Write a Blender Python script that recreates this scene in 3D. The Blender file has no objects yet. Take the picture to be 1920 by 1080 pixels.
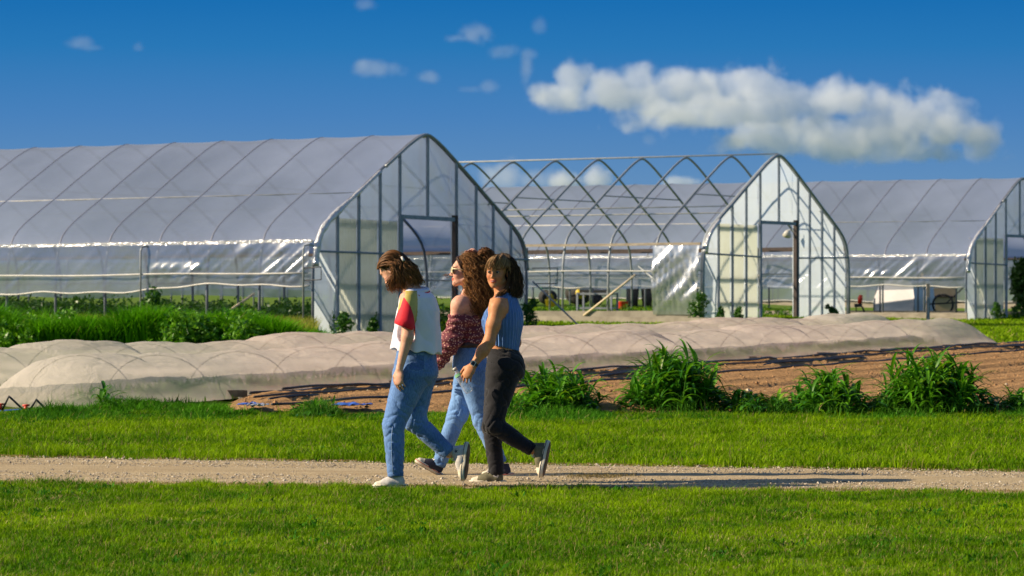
import bpy, math, random
import numpy as np
from mathutils import Vector, Matrix, noise as mnoise

# ------------------------------------------------------------------ camera, sky, sun, exposure
F = 6470.0; HY = 490.0; CZ = 1.6
S = bpy.context.scene
C = bpy.context.scene.collection
cd = bpy.data.cameras.new('camera'); cam = bpy.data.objects.new('camera', cd); C.objects.link(cam)
cam.location = (0, 0, CZ); cam.rotation_euler = (math.radians(90), 0, 0)
cd.sensor_width = 36.0; cd.lens = 36.0 * F / 1920.0
cd.shift_y = -50.0 / 1920.0
cd.clip_start = 1.0; cd.clip_end = 20000.0
cd.dof.use_dof = True; cd.dof.focus_distance = 24.6; cd.dof.aperture_fstop = 7.5
S.camera = cam
S.view_settings.view_transform = 'Standard'; S.view_settings.look = 'None'
S.view_settings.exposure = 0.70; S.view_settings.gamma = 1.0
S.render.engine = 'CYCLES'
cy = S.cycles
cy.max_bounces = 8; cy.diffuse_bounces = 3; cy.glossy_bounces = 3; cy.transmission_bounces = 6
cy.transparent_max_bounces = 24; cy.volume_bounces = 6; cy.caustics_reflective = False; cy.caustics_refractive = False
cy.use_denoising = True
cy.sample_clamp_indirect = 4.0

SUN_EL = math.radians(29.0); SUN_AZ = math.radians(183.0)      # azimuth measured from +X: sun far left, a touch behind the camera
SD = Vector((math.cos(SUN_EL) * math.cos(SUN_AZ), math.cos(SUN_EL) * math.sin(SUN_AZ), math.sin(SUN_EL)))
sl = bpy.data.lights.new('sun', 'SUN'); sl.energy = 4.9; sl.angle = math.radians(0.6); sl.color = (1.0, 0.84, 0.60)
so = bpy.data.objects.new('sun', sl); C.objects.link(so)
so.rotation_euler = SD.to_track_quat('Z', 'Y').to_euler()

W = bpy.data.worlds.new('World'); S.world = W; W.use_nodes = True
nt = W.node_tree; nt.nodes.clear()
def N(t, kind, **kw):
    n = t.nodes.new(kind)
    for k, v in kw.items():
        if k.startswith('i_'):
            n.inputs[k[2:].replace('_', ' ')].default_value = v
        elif k.startswith('n_'):
            n.inputs[int(k[2:])].default_value = v
        else: setattr(n, k, v)
    return n
sky = N(nt, 'ShaderNodeTexSky', sky_type='NISHITA'); sky.sun_disc = False
sky.sun_elevation = SUN_EL; sky.sun_rotation = math.atan2(SD.x, SD.y); sky.ozone_density = 3.0; sky.dust_density = 0.4
bg1 = N(nt, 'ShaderNodeBackground'); bg1.inputs['Strength'].default_value = 0.07
nt.links.new(sky.outputs[0], bg1.inputs['Color'])
tc = N(nt, 'ShaderNodeTexCoord'); sx = N(nt, 'ShaderNodeSeparateXYZ'); nt.links.new(tc.outputs['Generated'], sx.inputs[0])
ramp = N(nt, 'ShaderNodeValToRGB')
mr = N(nt, 'ShaderNodeMapRange'); mr.inputs['From Min'].default_value = 0.0; mr.inputs['From Max'].default_value = 0.10
nt.links.new(sx.outputs['Z'], mr.inputs['Value']); nt.links.new(mr.outputs[0], ramp.inputs[0])
cr = ramp.color_ramp
stops = [(0.0, (0.20, 0.34, 0.52)), (0.2, (0.125, 0.275, 0.50)), (0.42, (0.065, 0.22, 0.50)), (0.62, (0.022, 0.185, 0.47)), (0.78, (0.008, 0.150, 0.44)), (1.0, (0.006, 0.13, 0.40))]
cr.elements[0].position = 0; cr.elements[0].color = (*stops[0][1], 1)
cr.elements[1].position = 1; cr.elements[1].color = (*stops[-1][1], 1)
for p_, c_ in stops[1:-1]:
    e_ = cr.elements.new(p_); e_.color = (*c_, 1)
bg2 = N(nt, 'ShaderNodeBackground'); nt.links.new(ramp.outputs[0], bg2.inputs['Color']); bg2.inputs['Strength'].default_value = 0.62
mr2 = N(nt, 'ShaderNodeMapRange', interpolation_type='SMOOTHSTEP'); mr2.inputs['From Min'].default_value = 0.09; mr2.inputs['From Max'].default_value = 0.3
nt.links.new(sx.outputs['Z'], mr2.inputs['Value'])
mx = N(nt, 'ShaderNodeMixShader'); nt.links.new(mr2.outputs[0], mx.inputs[0]); nt.links.new(bg2.outputs[0], mx.inputs[1]); nt.links.new(bg1.outputs[0], mx.inputs[2])
wo = N(nt, 'ShaderNodeOutputWorld'); nt.links.new(mx.outputs[0], wo.inputs['Surface'])

# ------------------------------------------------------------------ helpers
rng = np.random.default_rng(7); random.seed(7)
def P(px, py, D): return Vector(((px - 960) / F * D, D, CZ - (py - HY) / F * D))
def G(px, py, z=0.0):
    D = F * (CZ - z) / (py - HY); return Vector(((px - 960) / F * D, D, z))
def tag(o, label=None, cat=None, group=None, kind=None):
    if label: o['label'] = label
    if cat: o['category'] = cat
    if group: o['group'] = group
    if kind: o['kind'] = kind
    return o
def empty(name, loc=(0, 0, 0), rz=0.0, label=None, cat=None, group=None):
    o = bpy.data.objects.new(name, None); C.objects.link(o); o.location = loc; o.rotation_euler = (0, 0, rz)
    o.empty_display_size = 0.2
    return tag(o, label, cat, group)
def ss(x, a, b):
    t = np.clip((np.asarray(x, float) - a) / (b - a), 0, 1); return t * t * (3 - 2 * t)
def gz(x, y):
    return -0.25 * ss(x, 7, 13) * ss(y, 72, 100)

def vnoise(p, seed=0):
    """cheap smooth value noise on (n,3) points, -1..1"""
    i = np.floor(p).astype(np.int64); f = (p - i).astype(np.float32); f = f * f * (3 - 2 * f)
    def h(ix, iy, iz):
        n = (ix * 374761393 + iy * 668265263 + iz * 2147483647 + seed * 1274126177) & 0xffffffff
        n = ((n ^ (n >> 13)) * 1274126177) & 0xffffffff; n = n ^ (n >> 16); return (n & 0xffff).astype(np.float32) / 32767.5 - 1
    x, y, z = i[:, 0], i[:, 1], i[:, 2]; fx, fy, fz = f[:, 0], f[:, 1], f[:, 2]
    def lx(a, b): return a * (1 - fx) + b * fx
    c00 = lx(h(x, y, z), h(x + 1, y, z)); c10 = lx(h(x, y + 1, z), h(x + 1, y + 1, z)); c01 = lx(h(x, y, z + 1), h(x + 1, y, z + 1)); c11 = lx(h(x, y + 1, z + 1), h(x + 1, y + 1, z + 1))
    return (c00 * (1 - fy) + c10 * fy) * (1 - fz) + (c01 * (1 - fy) + c11 * fy) * fz
class MB:
    def __init__(s): s.v = []; s.f = []; s.m = []
    def add(s, vs, fs, mi=0):
        b = len(s.v); s.v += [tuple(map(float, v)) for v in vs]; s.f += [tuple(i + b for i in f) for f in fs]; s.m += [mi] * len(fs); return s
    def box(s, c, size, R=None, mi=0):
        hx, hy, hz = [d / 2 for d in size]; vs = []
        for z in (-hz, hz):
            for x, y in ((-hx, -hy), (hx, -hy), (hx, hy), (-hx, hy)):
                v = Vector((x, y, z))
                if R is not None: v = R @ v
                vs.append(v + Vector(c))
        return s.add(vs, [(3, 2, 1, 0), (4, 5, 6, 7), (0, 1, 5, 4), (1, 2, 6, 5), (2, 3, 7, 6), (3, 0, 4, 7)], mi)
    def beam(s, p, q, w, h, mi=0, up=(0, 0, 1)):
        p = Vector(p); q = Vector(q); d = (q - p); L = d.length; d.normalize()
        u = Vector(up)
        if abs(d.dot(u)) > 0.98: u = Vector((1, 0, 0))
        a = d.cross(u).normalized(); b = a.cross(d).normalized()
        R = Matrix((a, d, b)).transposed()
        return s.box((p + q) / 2, (w, L, h), R, mi)
    def tube(s, pts, r, n=8, cap=True, mi=0):
        pts = [Vector(p) for p in pts]; m = len(pts)
        rs = r if hasattr(r, '__len__') else [r] * m
        t0 = (pts[1] - pts[0]).normalized(); u = Vector((0, 0, 1)) if abs(t0.z) < 0.9 else Vector((1, 0, 0))
        a = t0.cross(u).normalized(); vs = []
        for i in range(m):
            t = (pts[min(i + 1, m - 1)] - pts[max(i - 1, 0)]); 
            if t.length < 1e-9: t = t0
            t = t.normalized()
            a = (a - t * a.dot(t)).normalized(); b = t.cross(a)
            for k in range(n):
                an = 2 * math.pi * k / n; vs.append(pts[i] + (a * math.cos(an) + b * math.sin(an)) * rs[i])
        fs = [(i * n + k, i * n + (k + 1) % n, (i + 1) * n + (k + 1) % n, (i + 1) * n + k) for i in range(m - 1) for k in range(n)]
        if cap: fs += [tuple(range(n - 1, -1, -1)), tuple((m - 1) * n + k for k in range(n))]
        return s.add(vs, fs, mi)
    def grid(s, fn, nu, nv, mi=0, close=False):
        vs = [fn(i / nu, j / nv) for i in range(nu + 1) for j in range(nv + 1)]
        fs = [(i * (nv + 1) + j, (i + 1) * (nv + 1) + j, (i + 1) * (nv + 1) + j + 1, i * (nv + 1) + j + 1) for i in range(nu) for j in range(nv)]
        return s.add(vs, fs, mi)
    def mesh(s, name, mats, smooth=False):
        me = bpy.data.meshes.new(name); me.from_pydata(s.v, [], s.f)
        for m in (mats if isinstance(mats, (list, tuple)) else [mats]): me.materials.append(m)
        if any(s.m): me.polygons.foreach_set('material_index', s.m)
        me.polygons.foreach_set('use_smooth', [smooth] * len(s.f)); me.update(); return me
    def build(s, name, mats, parent=None, smooth=False, loc=None):
        o = bpy.data.objects.new(name, s.mesh(name, mats, smooth)); C.objects.link(o)
        if parent is not None: o.parent = parent
        if loc is not None: o.location = loc
        return o
def npmesh(name, V, Fq, mats, parent=None, smooth=True, col=None, mi=None):
    """fast mesh from arrays; Fq (n,3) or (n,4) int"""
    me = bpy.data.meshes.new(name); V = np.asarray(V, np.float32); Fq = np.asarray(Fq, np.int32)
    me.vertices.add(len(V)); me.vertices.foreach_set('co', V.ravel())
    n, k = Fq.shape; me.loops.add(n * k); me.loops.foreach_set('vertex_index', Fq.ravel())
    me.polygons.add(n); me.polygons.foreach_set('loop_start', np.arange(0, n * k, k, dtype=np.int32))
    me.polygons.foreach_set('loop_total', np.full(n, k, np.int32)) if bpy.app.version < (3, 6) else None
    for m in (mats if isinstance(mats, (list, tuple)) else [mats]): me.materials.append(m)
    if mi is not None: me.polygons.foreach_set('material_index', np.asarray(mi, np.int32))
    me.update(calc_edges=True)
    me.polygons.foreach_set('use_smooth', np.full(n, smooth))
    if col is not None:
        ca = me.color_attributes.new('Col', 'FLOAT_COLOR', 'POINT')
        c4 = np.ones((len(V), 4), np.float32); c4[:, :3] = col; ca.data.foreach_set('color', c4.ravel())
    o = bpy.data.objects.new(name, me); C.objects.link(o)
    if parent is not None: o.parent = parent
    return o

# ------------------------------------------------------------------ materials
def newmat(name):
    m = bpy.data.materials.new(name); m.use_nodes = True; t = m.node_tree; t.nodes.clear()
    out = t.nodes.new('ShaderNodeOutputMaterial'); return m, t, out
def noise_col(t, c1, c2, scale, detail=4, coord='Object', lo=0.35, hi=0.65, stretch=None, rough=0.6):
    tc = t.nodes.new('ShaderNodeTexCoord'); src = tc.outputs[coord]
    if stretch:
        mp = t.nodes.new('ShaderNodeMapping'); mp.inputs['Scale'].default_value = stretch; t.links.new(src, mp.inputs[0]); src = mp.outputs[0]
    nz = N(t, 'ShaderNodeTexNoise'); nz.inputs['Scale'].default_value = scale; nz.inputs['Detail'].default_value = detail; nz.inputs['Roughness'].default_value = rough
    t.links.new(src, nz.inputs['Vector'])
    r = N(t, 'ShaderNodeMapRange'); r.inputs['From Min'].default_value = lo; r.inputs['From Max'].default_value = hi; t.links.new(nz.outputs['Fac'], r.inputs['Value'])
    mxn = N(t, 'ShaderNodeMix', data_type='RGBA'); t.links.new(r.outputs[0], mxn.inputs[0]); mxn.inputs[6].default_value = (*c1, 1); mxn.inputs[7].default_value = (*c2, 1)
    return mxn.outputs[2], nz.outputs['Fac'], src
def mat(name, c1, c2=None, scale=8, rough=0.7, metal=0.0, bump=0.0, bscale=None, stretch=None, spec=0.4, sheen=0.0, lo=0.35, hi=0.65, trans=0.0, attr=False, bdist=0.01):
    m, t, out = newmat(name); b = N(t, 'ShaderNodeBsdfPrincipled'); b.inputs['Roughness'].default_value = rough; b.inputs['Metallic'].default_value = metal
    b.inputs['Specular IOR Level'].default_value = spec
    if sheen: b.inputs['Sheen Weight'].default_value = sheen
    c2 = c2 or tuple(x * 0.8 for x in c1)
    col, fac, src = noise_col(t, c1, c2, scale, stretch=stretch, lo=lo, hi=hi)
    if attr:
        a = N(t, 'ShaderNodeAttribute', attribute_name='Col'); mm = N(t, 'ShaderNodeMix', data_type='RGBA', blend_type='MULTIPLY'); mm.inputs[0].default_value = 1
        t.links.new(col, mm.inputs[6]); t.links.new(a.outputs['Color'], mm.inputs[7]); col = mm.outputs[2]
    t.links.new(col, b.inputs['Base Color'])
    if bump:
        nz = N(t, 'ShaderNodeTexNoise'); nz.inputs['Scale'].default_value = bscale or scale * 4; nz.inputs['Detail'].default_value = 5; t.links.new(src, nz.inputs['Vector'])
        bp = N(t, 'ShaderNodeBump'); bp.inputs['Strength'].default_value = bump; bp.inputs['Distance'].default_value = bdist; t.links.new(nz.outputs['Fac'], bp.inputs['Height']); t.links.new(bp.outputs[0], b.inputs['Normal'])
    sh = b.outputs[0]
    if trans:
        tr = N(t, 'ShaderNodeBsdfTranslucent'); t.links.new(col, tr.inputs['Color']); mxs = N(t, 'ShaderNodeMixShader'); mxs.inputs[0].default_value = trans
        t.links.new(sh, mxs.inputs[1]); t.links.new(tr.outputs[0], mxs.inputs[2]); sh = mxs.outputs[0]
    t.links.new(sh, out.inputs['Surface']); return m
def film(name, T, c_scat, transl=0.5, c_tr=None, gloss=0.12, grough=0.15, tint=(0.9, 0.93, 1.0), nscale=0.35, bump=0.0, bscale=3.0, var=0.05, stretch=(1, 1, 1)):
    m, t, out = newmat(name)
    col, fac, src = noise_col(t, c_scat, tuple(x * 0.74 for x in c_scat), nscale, 5, stretch=stretch)
    d = N(t, 'ShaderNodeBsdfDiffuse'); tl = N(t, 'ShaderNodeBsdfTranslucent'); tp = N(t, 'ShaderNodeBsdfTransparent'); g = N(t, 'ShaderNodeBsdfGlossy')
    t.links.new(col, d.inputs[0]); t.links.new(col, tl.inputs[0]) if c_tr is None else setattr(tl.inputs[0], 'default_value', (*c_tr, 1)); tp.inputs[0].default_value = (*tint, 1); g.inputs['Roughness'].default_value = grough
    g.inputs['Color'].default_value = (0.9, 0.9, 0.9, 1)
    m1 = N(t, 'ShaderNodeMixShader'); m1.inputs[0].default_value = transl; t.links.new(d.outputs[0], m1.inputs[1]); t.links.new(tl.outputs[0], m1.inputs[2])
    m2 = N(t, 'ShaderNodeMixShader'); t.links.new(m1.outputs[0], m2.inputs[1]); t.links.new(tp.outputs[0], m2.inputs[2])
    r = N(t, 'ShaderNodeMapRange'); r.inputs['To Min'].default_value = T - var; r.inputs['To Max'].default_value = T + var; r.inputs['From Min'].default_value = 0.3; r.inputs['From Max'].default_value = 0.7
    t.links.new(fac, r.inputs['Value']); t.links.new(r.outputs[0], m2.inputs[0])
    m3 = N(t, 'ShaderNodeMixShader'); m3.inputs[0].default_value = gloss; t.links.new(m2.outputs[0], m3.inputs[1]); t.links.new(g.outputs[0], m3.inputs[2])
    if bump:
        nz = N(t, 'ShaderNodeTexNoise'); nz.inputs['Scale'].default_value = bscale; nz.inputs['Detail'].default_value = 4; t.links.new(src, nz.inputs['Vector'])
        bp = N(t, 'ShaderNodeBump'); bp.inputs['Strength'].default_value = bump; bp.inputs['Distance'].default_value = 0.05; t.links.new(nz.outputs['Fac'], bp.inputs['Height']); t.links.new(bp.outputs[0], g.inputs['Normal']); t.links.new(bp.outputs[0], d.inputs['Normal'])
    t.links.new(m3.outputs[0], out.inputs['Surface']); return m
def leafmat(name, trans=0.35, rough=0.6, spec=0.06):
    """foliage: the leaf's own colour comes with the mesh (each blade or leaf its own green)"""
    m, t, out = newmat(name); a = N(t, 'ShaderNodeAttribute', attribute_name='Col')
    b = N(t, 'ShaderNodeBsdfPrincipled'); b.inputs['Roughness'].default_value = rough; b.inputs['Specular IOR Level'].default_value = spec
    tr = N(t, 'ShaderNodeBsdfTranslucent'); mxs = N(t, 'ShaderNodeMixShader'); mxs.inputs[0].default_value = trans
    t.links.new(a.outputs['Color'], b.inputs['Base Color']); t.links.new(a.outputs['Color'], tr.inputs['Color'])
    t.links.new(b.outputs[0], mxs.inputs[1]); t.links.new(tr.outputs[0], mxs.inputs[2]); t.links.new(mxs.outputs[0], out.inputs['Surface']); return m

M = {}
M['film_roof'] = film('roof_film', 0.115, (0.38, 0.44, 0.64), transl=0.55, c_tr=(.68, .76, .99), gloss=0.07, grough=0.22, nscale=0.25, bump=0.25, bscale=1.2)
M['film_end'] = film('end_film', 0.28, (0.47, 0.57, 0.72), transl=0.65, c_tr=(.74, .84, .95), gloss=0.08, grough=0.12, nscale=0.5, bump=0.3, bscale=2.0, tint=(0.93, 0.96, 1.0))
M['film_side'] = film('curtain_film', 0.44, (0.36, 0.40, 0.52), transl=0.5, c_tr=(.56, .60, .72), gloss=0.20, grough=0.22, nscale=0.5, bump=0.05, bscale=5.0)
M['film_hang'] = film('hanging_film', 0.28, (0.58, 0.62, 0.68), transl=0.5, gloss=0.42, grough=0.24, nscale=0.9, bump=0.1, bscale=6.0)
M['film_wrap'] = film('wrap_film', 0.08, (0.75, 0.75, 0.78), transl=0.25, gloss=0.3, grough=0.15, nscale=3, bump=0.9, bscale=14.0)
M['galv'] = mat('galvanised_steel', (0.34, 0.36, 0.38), (0.24, 0.26, 0.28), 6, rough=0.42, metal=0.35, spec=0.5)
M['bow_steel'] = mat('bow_steel', (0.20, 0.215, 0.27), (0.16, 0.175, 0.22), 5, rough=0.4, metal=0.2)
M['galv_dark'] = mat('weathered_green_steel', (0.10, 0.14, 0.10), (0.06, 0.09, 0.07), 5, rough=0.5, metal=0.2)
M['white_pipe'] = mat('white_pipe', (0.66, 0.64, 0.60), (0.50, 0.48, 0.44), 4, rough=0.4)
M['stud'] = mat('end_wall_stud', (0.29, 0.32, 0.38), (0.20, 0.23, 0.29), 5, rough=0.6)
M['dark_wood'] = mat('dark_weathered_wood', (0.085, 0.06, 0.055), (0.05, 0.038, 0.035), 6, rough=0.8)
M['grey_wood'] = mat('grey_board', (0.42, 0.36, 0.29), (0.25, 0.21, 0.16), 3, rough=0.85, stretch=(1, 1, 8), bump=0.3)
M['pale_wood'] = mat('pale_wood', (0.72, 0.60, 0.42), (0.6, 0.48, 0.32), 5, rough=0.7)
M['panel'] = mat('polycarbonate_panel', (0.93, 0.90, 0.74), (0.88, 0.84, 0.66), 1.5, rough=0.35, trans=0.72, spec=0.5)
M['concrete'] = mat('concrete', (0.36, 0.32, 0.26), (0.24, 0.21, 0.17), 2.2, rough=0.9, bump=0.4)
M['tarp'] = mat('blue_plastic', (0.05, 0.14, 0.55), (0.03, 0.09, 0.42), 6, rough=0.4)
M['black_pipe'] = mat('black_poly_pipe', (0.02, 0.02, 0.025), (0.035, 0.035, 0.04), 6, rough=0.45)
M['red_plastic'] = mat('red_plastic', (0.70, 0.05, 0.02), (0.55, 0.03, 0.015), 6, rough=0.4)
M['leaf'] = leafmat('grass_blade'); M['weed'] = leafmat('weed_leaf', 0.35, 0.4, 0.4)
M['brick'] = mat('old_brick', (0.36, 0.25, 0.15), (0.24, 0.15, 0.09), 12, rough=0.9, bump=0.5)
# ------------------------------------------------------------------ ground, path, tilled field
def lawn_material():
    m, t, out = newmat('lawn_ground')
    col, fac, src = noise_col(t, (0.075, 0.16, 0.008), (0.125, 0.20, 0.012), 1.3, 6)
    col2, _, _ = noise_col(t, (0.12, 0.085, 0.035), (0.1, 0.15, 0.02), 0.35, 5, lo=0.2, hi=0.45)
    mm = N(t, 'ShaderNodeMix', data_type='RGBA', blend_type='MIX'); mm.inputs[0].default_value = 0.45
    t.links.new(col, mm.inputs[6]); t.links.new(col2, mm.inputs[7])
    b = N(t, 'ShaderNodeBsdfPrincipled'); b.inputs['Roughness'].default_value = 0.95; b.inputs['Specular IOR Level'].default_value = 0.1
    t.links.new(mm.outputs[2], b.inputs['Base Color']); t.links.new(b.outputs[0], out.inputs['Surface']); return m
M['lawn'] = lawn_material()
def ground():
    xs = np.concatenate([np.linspace(-3000, -60, 12), np.linspace(-50, 60, 56), np.linspace(70, 3000, 12)])
    ys = np.concatenate([[-200, -20, 0], np.linspace(5, 150, 60), np.array([170, 200, 260, 400, 800, 1600, 4000])])
    X, Y = np.meshgrid(xs, ys, indexing='ij'); Z = gz(X, Y)
    V = np.stack([X, Y, Z], -1).reshape(-1, 3); nx, ny = X.shape
    I = np.arange(nx * ny).reshape(nx, ny)
    Fq = np.stack([I[:-1, :-1], I[1:, :-1], I[1:, 1:], I[:-1, 1:]], -1).reshape(-1, 4)
    tag(npmesh('ground', V, Fq, M['lawn'], smooth=True), 'broad green lawn under everything on the farm', 'ground', kind='structure')
ground()

M['gravel'] = None
def gravel_material():
    m, t, out = newmat('gravel')
    tcn = N(t, 'ShaderNodeTexCoord')
    vo = N(t, 'ShaderNodeTexVoronoi'); vo.inputs['Scale'].default_value = 95; t.links.new(tcn.outputs['Object'], vo.inputs['Vector'])
    c1, f1, _ = noise_col(t, (0.60, 0.475, 0.29), (0.40, 0.285, 0.145), 1.6, 7, stretch=(.35, 2.2, 1), lo=.38, hi=.62)
    c2, f2, _ = noise_col(t, (0.62, 0.51, 0.34), (0.33, 0.24, 0.14), 70, 3)
    mm = N(t, 'ShaderNodeMix', data_type='RGBA'); mm.inputs[0].default_value = 0.5; t.links.new(c1, mm.inputs[6]); t.links.new(c2, mm.inputs[7])
    hs = N(t, 'ShaderNodeMix', data_type='RGBA', blend_type='MULTIPLY'); hs.inputs[0].default_value = 0.35
    t.links.new(mm.outputs[2], hs.inputs[6]); bw = N(t, 'ShaderNodeRGBToBW'); t.links.new(vo.outputs['Color'], bw.inputs[0]); t.links.new(bw.outputs[0], hs.inputs[7])
    b = N(t, 'ShaderNodeBsdfPrincipled'); b.inputs['Roughness'].default_value = 0.95; b.inputs['Specular IOR Level'].default_value = 0.15
    t.links.new(hs.outputs[2], b.inputs['Base Color'])
    bp = N(t, 'ShaderNodeBump'); bp.inputs['Strength'].default_value = 0.7; bp.inputs['Distance'].default_value = 0.007
    t.links.new(vo.outputs['Distance'], bp.inputs['Height']); t.links.new(bp.outputs[0], b.inputs['Normal']); t.links.new(b.outputs[0], out.inputs['Surface']); return m
M['gravel'] = gravel_material()
def pnear(x):   # world Y of the path's near and far edge at world X (straight lines fitted on the ground)
    a = G(0, 908); b = G(1920, 926); return a.y + (x - a.x) * (b.y - a.y) / (b.x - a.x)
def pfar(x):
    a = G(0, 858); b = G(1920, 886); return a.y + (x - a.x) * (b.y - a.y) / (b.x - a.x)
def path():
    nx, ny = 420, 40
    xs = np.linspace(-9, 9, nx)
    rows = []
    for x in xs:
        w1 = 0.10 * mnoise.noise(Vector((x * 1.3, 0, 3))) + 0.05 * mnoise.noise(Vector((x * 5, 2, 3)))
        w2 = 0.10 * mnoise.noise(Vector((x * 1.3, 9, 3))) + 0.05 * mnoise.noise(Vector((x * 5, 7, 3)))
        a, b = pnear(x) + w1, pfar(x) + w2
        for j in range(ny):
            v = j / (ny - 1); y = a + (b - a) * v
            z = 0.004 + 0.02 * math.sin(math.pi * v) ** 0.5 - 0.012 * (math.exp(-((v - .3) / .08) ** 2) + math.exp(-((v - .72) / .08) ** 2)) + 0.006 * mnoise.noise(Vector((x * 6, y * 6, 0)))
            rows.append((x, y, max(z, 0.003)))
    I = np.arange(nx * ny).reshape(nx, ny); Fq = np.stack([I[:-1, :-1], I[1:, :-1], I[1:, 1:], I[:-1, 1:]], -1).reshape(-1, 4)
    tag(npmesh('path', rows, Fq, M['gravel']), 'pale gravel path crossing the lawn', 'path', kind='structure')
path()
M['pebble'] = leafmat('pebble', 0.0, 0.9, 0.2)
def pebbles():
    n = 15000; x = rng.uniform(-6, 6, n); a = np.array([pnear(v) for v in x]); b = np.array([pfar(v) for v in x])
    v = rng.uniform(0.02, 0.98, n); y = a + (b - a) * v; r = rng.uniform(0.004, 0.011, n) * (1 + (rng.random(n) < .05) * 1.0)
    oc = np.array([(1, 0, 0), (-1, 0, 0), (0, 1, 0), (0, -1, 0), (0, 0, 1), (0, 0, -.6)], float)
    of = np.array([(0, 2, 4), (2, 1, 4), (1, 3, 4), (3, 0, 4), (2, 0, 5), (1, 2, 5), (3, 1, 5), (0, 3, 5)])
    V = oc[None] * (r[:, None, None] * rng.uniform(.6, 1.2, (n, 6, 1))); an = rng.uniform(0, 6.28, n); c, s = np.cos(an)[:, None], np.sin(an)[:, None]
    X = V[..., 0] * c - V[..., 1] * s + x[:, None]; Y = V[..., 0] * s + V[..., 1] * c + y[:, None]; Z = V[..., 2] * .7 + .018
    V = np.stack([X, Y, Z], -1).reshape(-1, 3); Fq = (of[None] + 6 * np.arange(n)[:, None, None]).reshape(-1, 3)
    g = rng.uniform(.22, .6, n); col = np.repeat(np.stack([g, g * .86, g * .66], -1), 6, 0)
    tag(npmesh('gravel_stones', V, Fq, M['pebble'], smooth=False, col=col), 'loose pale stones on the gravel path', 'gravel', kind='stuff')
pebbles()

# tilled field: rows run along the direction ED, away to the right
E0 = np.array([-4.3, 36.7]); E1 = np.array([8.45, 62.2]); ED = (E1 - E0) / np.linalg.norm(E1 - E0); EN = np.array([ED[1], -ED[0]])   # EN points to camera-right
def soil_material():
    m, t, out = newmat('tilled_soil')
    c1, f1, src = noise_col(t, (0.44, 0.25, 0.112), (0.29, 0.16, 0.068), 0.9, 8, rough=0.7)
    c2, f2, _ = noise_col(t, (0.50, 0.30, 0.14), (0.22, 0.12, 0.052), 18, 5, rough=0.7)
    mm = N(t, 'ShaderNodeMix', data_type='RGBA'); mm.inputs[0].default_value = 0.5; t.links.new(c1, mm.inputs[6]); t.links.new(c2, mm.inputs[7])
    b = N(t, 'ShaderNodeBsdfPrincipled'); b.inputs['Roughness'].default_value = 0.95; b.inputs['Specular IOR Level'].default_value = 0.1
    t.links.new(mm.outputs[2], b.inputs['Base Color'])
    bp = N(t, 'ShaderNodeBump'); bp.inputs['Strength'].default_value = 0.8; bp.inputs['Distance'].default_value = 0.04; t.links.new(f2, bp.inputs['Height']); t.links.new(bp.outputs[0], b.inputs['Normal'])
    t.links.new(b.outputs[0], out.inputs['Surface']); return m
M['soil'] = soil_material()
LEN_ = float(np.linalg.norm(E1 - E0))
def rowheight(s, t):
    # s: metres to the camera-right of the tunnel edge, t: metres along the rows
    z = 0.05 + 0.008 * np.cos(2 * np.pi * (s - 0.15) / 0.85 * 2)
    z = z - 0.055 * np.exp(-((np.mod(s + .012 * np.sin(t * 1.3), .95) - 0.5) / 0.065) ** 2) + .046 * np.exp(-((np.mod(s + .012 * np.sin(t * 1.3), .95) - 0.62) / 0.055) ** 2)
    return z
def soil():
    t = np.arange(-3.0, 46, 0.10); s = np.arange(-3.6, 24, 0.06)
    T, Sg = np.meshgrid(t, s, indexing='ij')
    X = E0[0] + ED[0] * T + EN[0] * Sg; Y = E0[1] + ED[1] * T + EN[1] * Sg
    Z = 0.045 + rowheight(Sg, T) + rng.normal(0, 0.006, T.shape)
    keep = (Y > 35.35 + 0.2 * np.sin(X * 2)) & (X < 19) & (X > -.083 * Y + .25 * np.sin(Y * 2.0)) & ((Sg > -.2) | (T < LEN_ - 2))
    fd = np.minimum(ss(Y, 35.15, 36.2), ss(X + .083 * Y, -.25, .5)); Z = Z * fd + .004
    I = np.arange(T.size).reshape(T.shape); Fq = np.stack([I[:-1, :-1], I[1:, :-1], I[1:, 1:], I[:-1, 1:]], -1).reshape(-1, 4)
    kp = keep.ravel()[Fq].all(1); Fq = Fq[kp][:, ::-1]
    used, inv = np.unique(Fq, return_inverse=True); V = np.stack([X, Y, Z], -1).reshape(-1, 3)[used]
    tag(npmesh('soil_field', V, inv.reshape(-1, 4), M['soil']), 'tilled brown field with furrows running away to the right', 'field', kind='structure')
soil()
def FP(t, s, z=0.0): return Vector((E0[0] + ED[0] * t + EN[0] * s, E0[1] + ED[1] * t + EN[1] * s, z))
# drip lines: black tapes lying along the rows next to the long row covers
for i, (s_, ph, wd) in enumerate(((0.28, 0.3, 0.022), (0.95, 1.1, 0.016), (1.5, 2.2, 0.024), (2.15, 3.0, 0.02), (0.62, 4.0, 0.02))):
    b = MB(); pts = []
    for k in range(0, 190):
        t_ = -2.0 + k * 0.2; s2 = s_ + 0.05 * math.sin(t_ * 0.7 + ph) + 0.03 * math.sin(t_ * 2.3 + ph * 2)
        pts.append(FP(t_, s2, 0.075 + float(rowheight(s2, t_)) + 0.008 * math.sin(t_ * 3 + ph)))
    b.tube([p for p in pts if p.x > -.078 * p.y + .1 * i], wd * .8, 6)
    names = ['thick black drip line closest to the row cover edge', 'thin black drip line second of the group out from the row cover', 'thick black drip line lying fourth out from the row cover edge', 'thin black drip line farthest out on the bare field', 'thin black drip line third out beside the row cover']
    o = b.build('drip_line', M['black_pipe'], smooth=True)
    tag(o, ['thick black drip line touching the foot of the row cover', 'thin black drip line lying third from the row cover', 'thick black drip line lying fourth from the row cover', 'thin black drip line farthest from the row cover', 'thin black drip line lying second from the row cover'][i], 'drip line', 'drip lines along the tilled rows')

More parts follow.
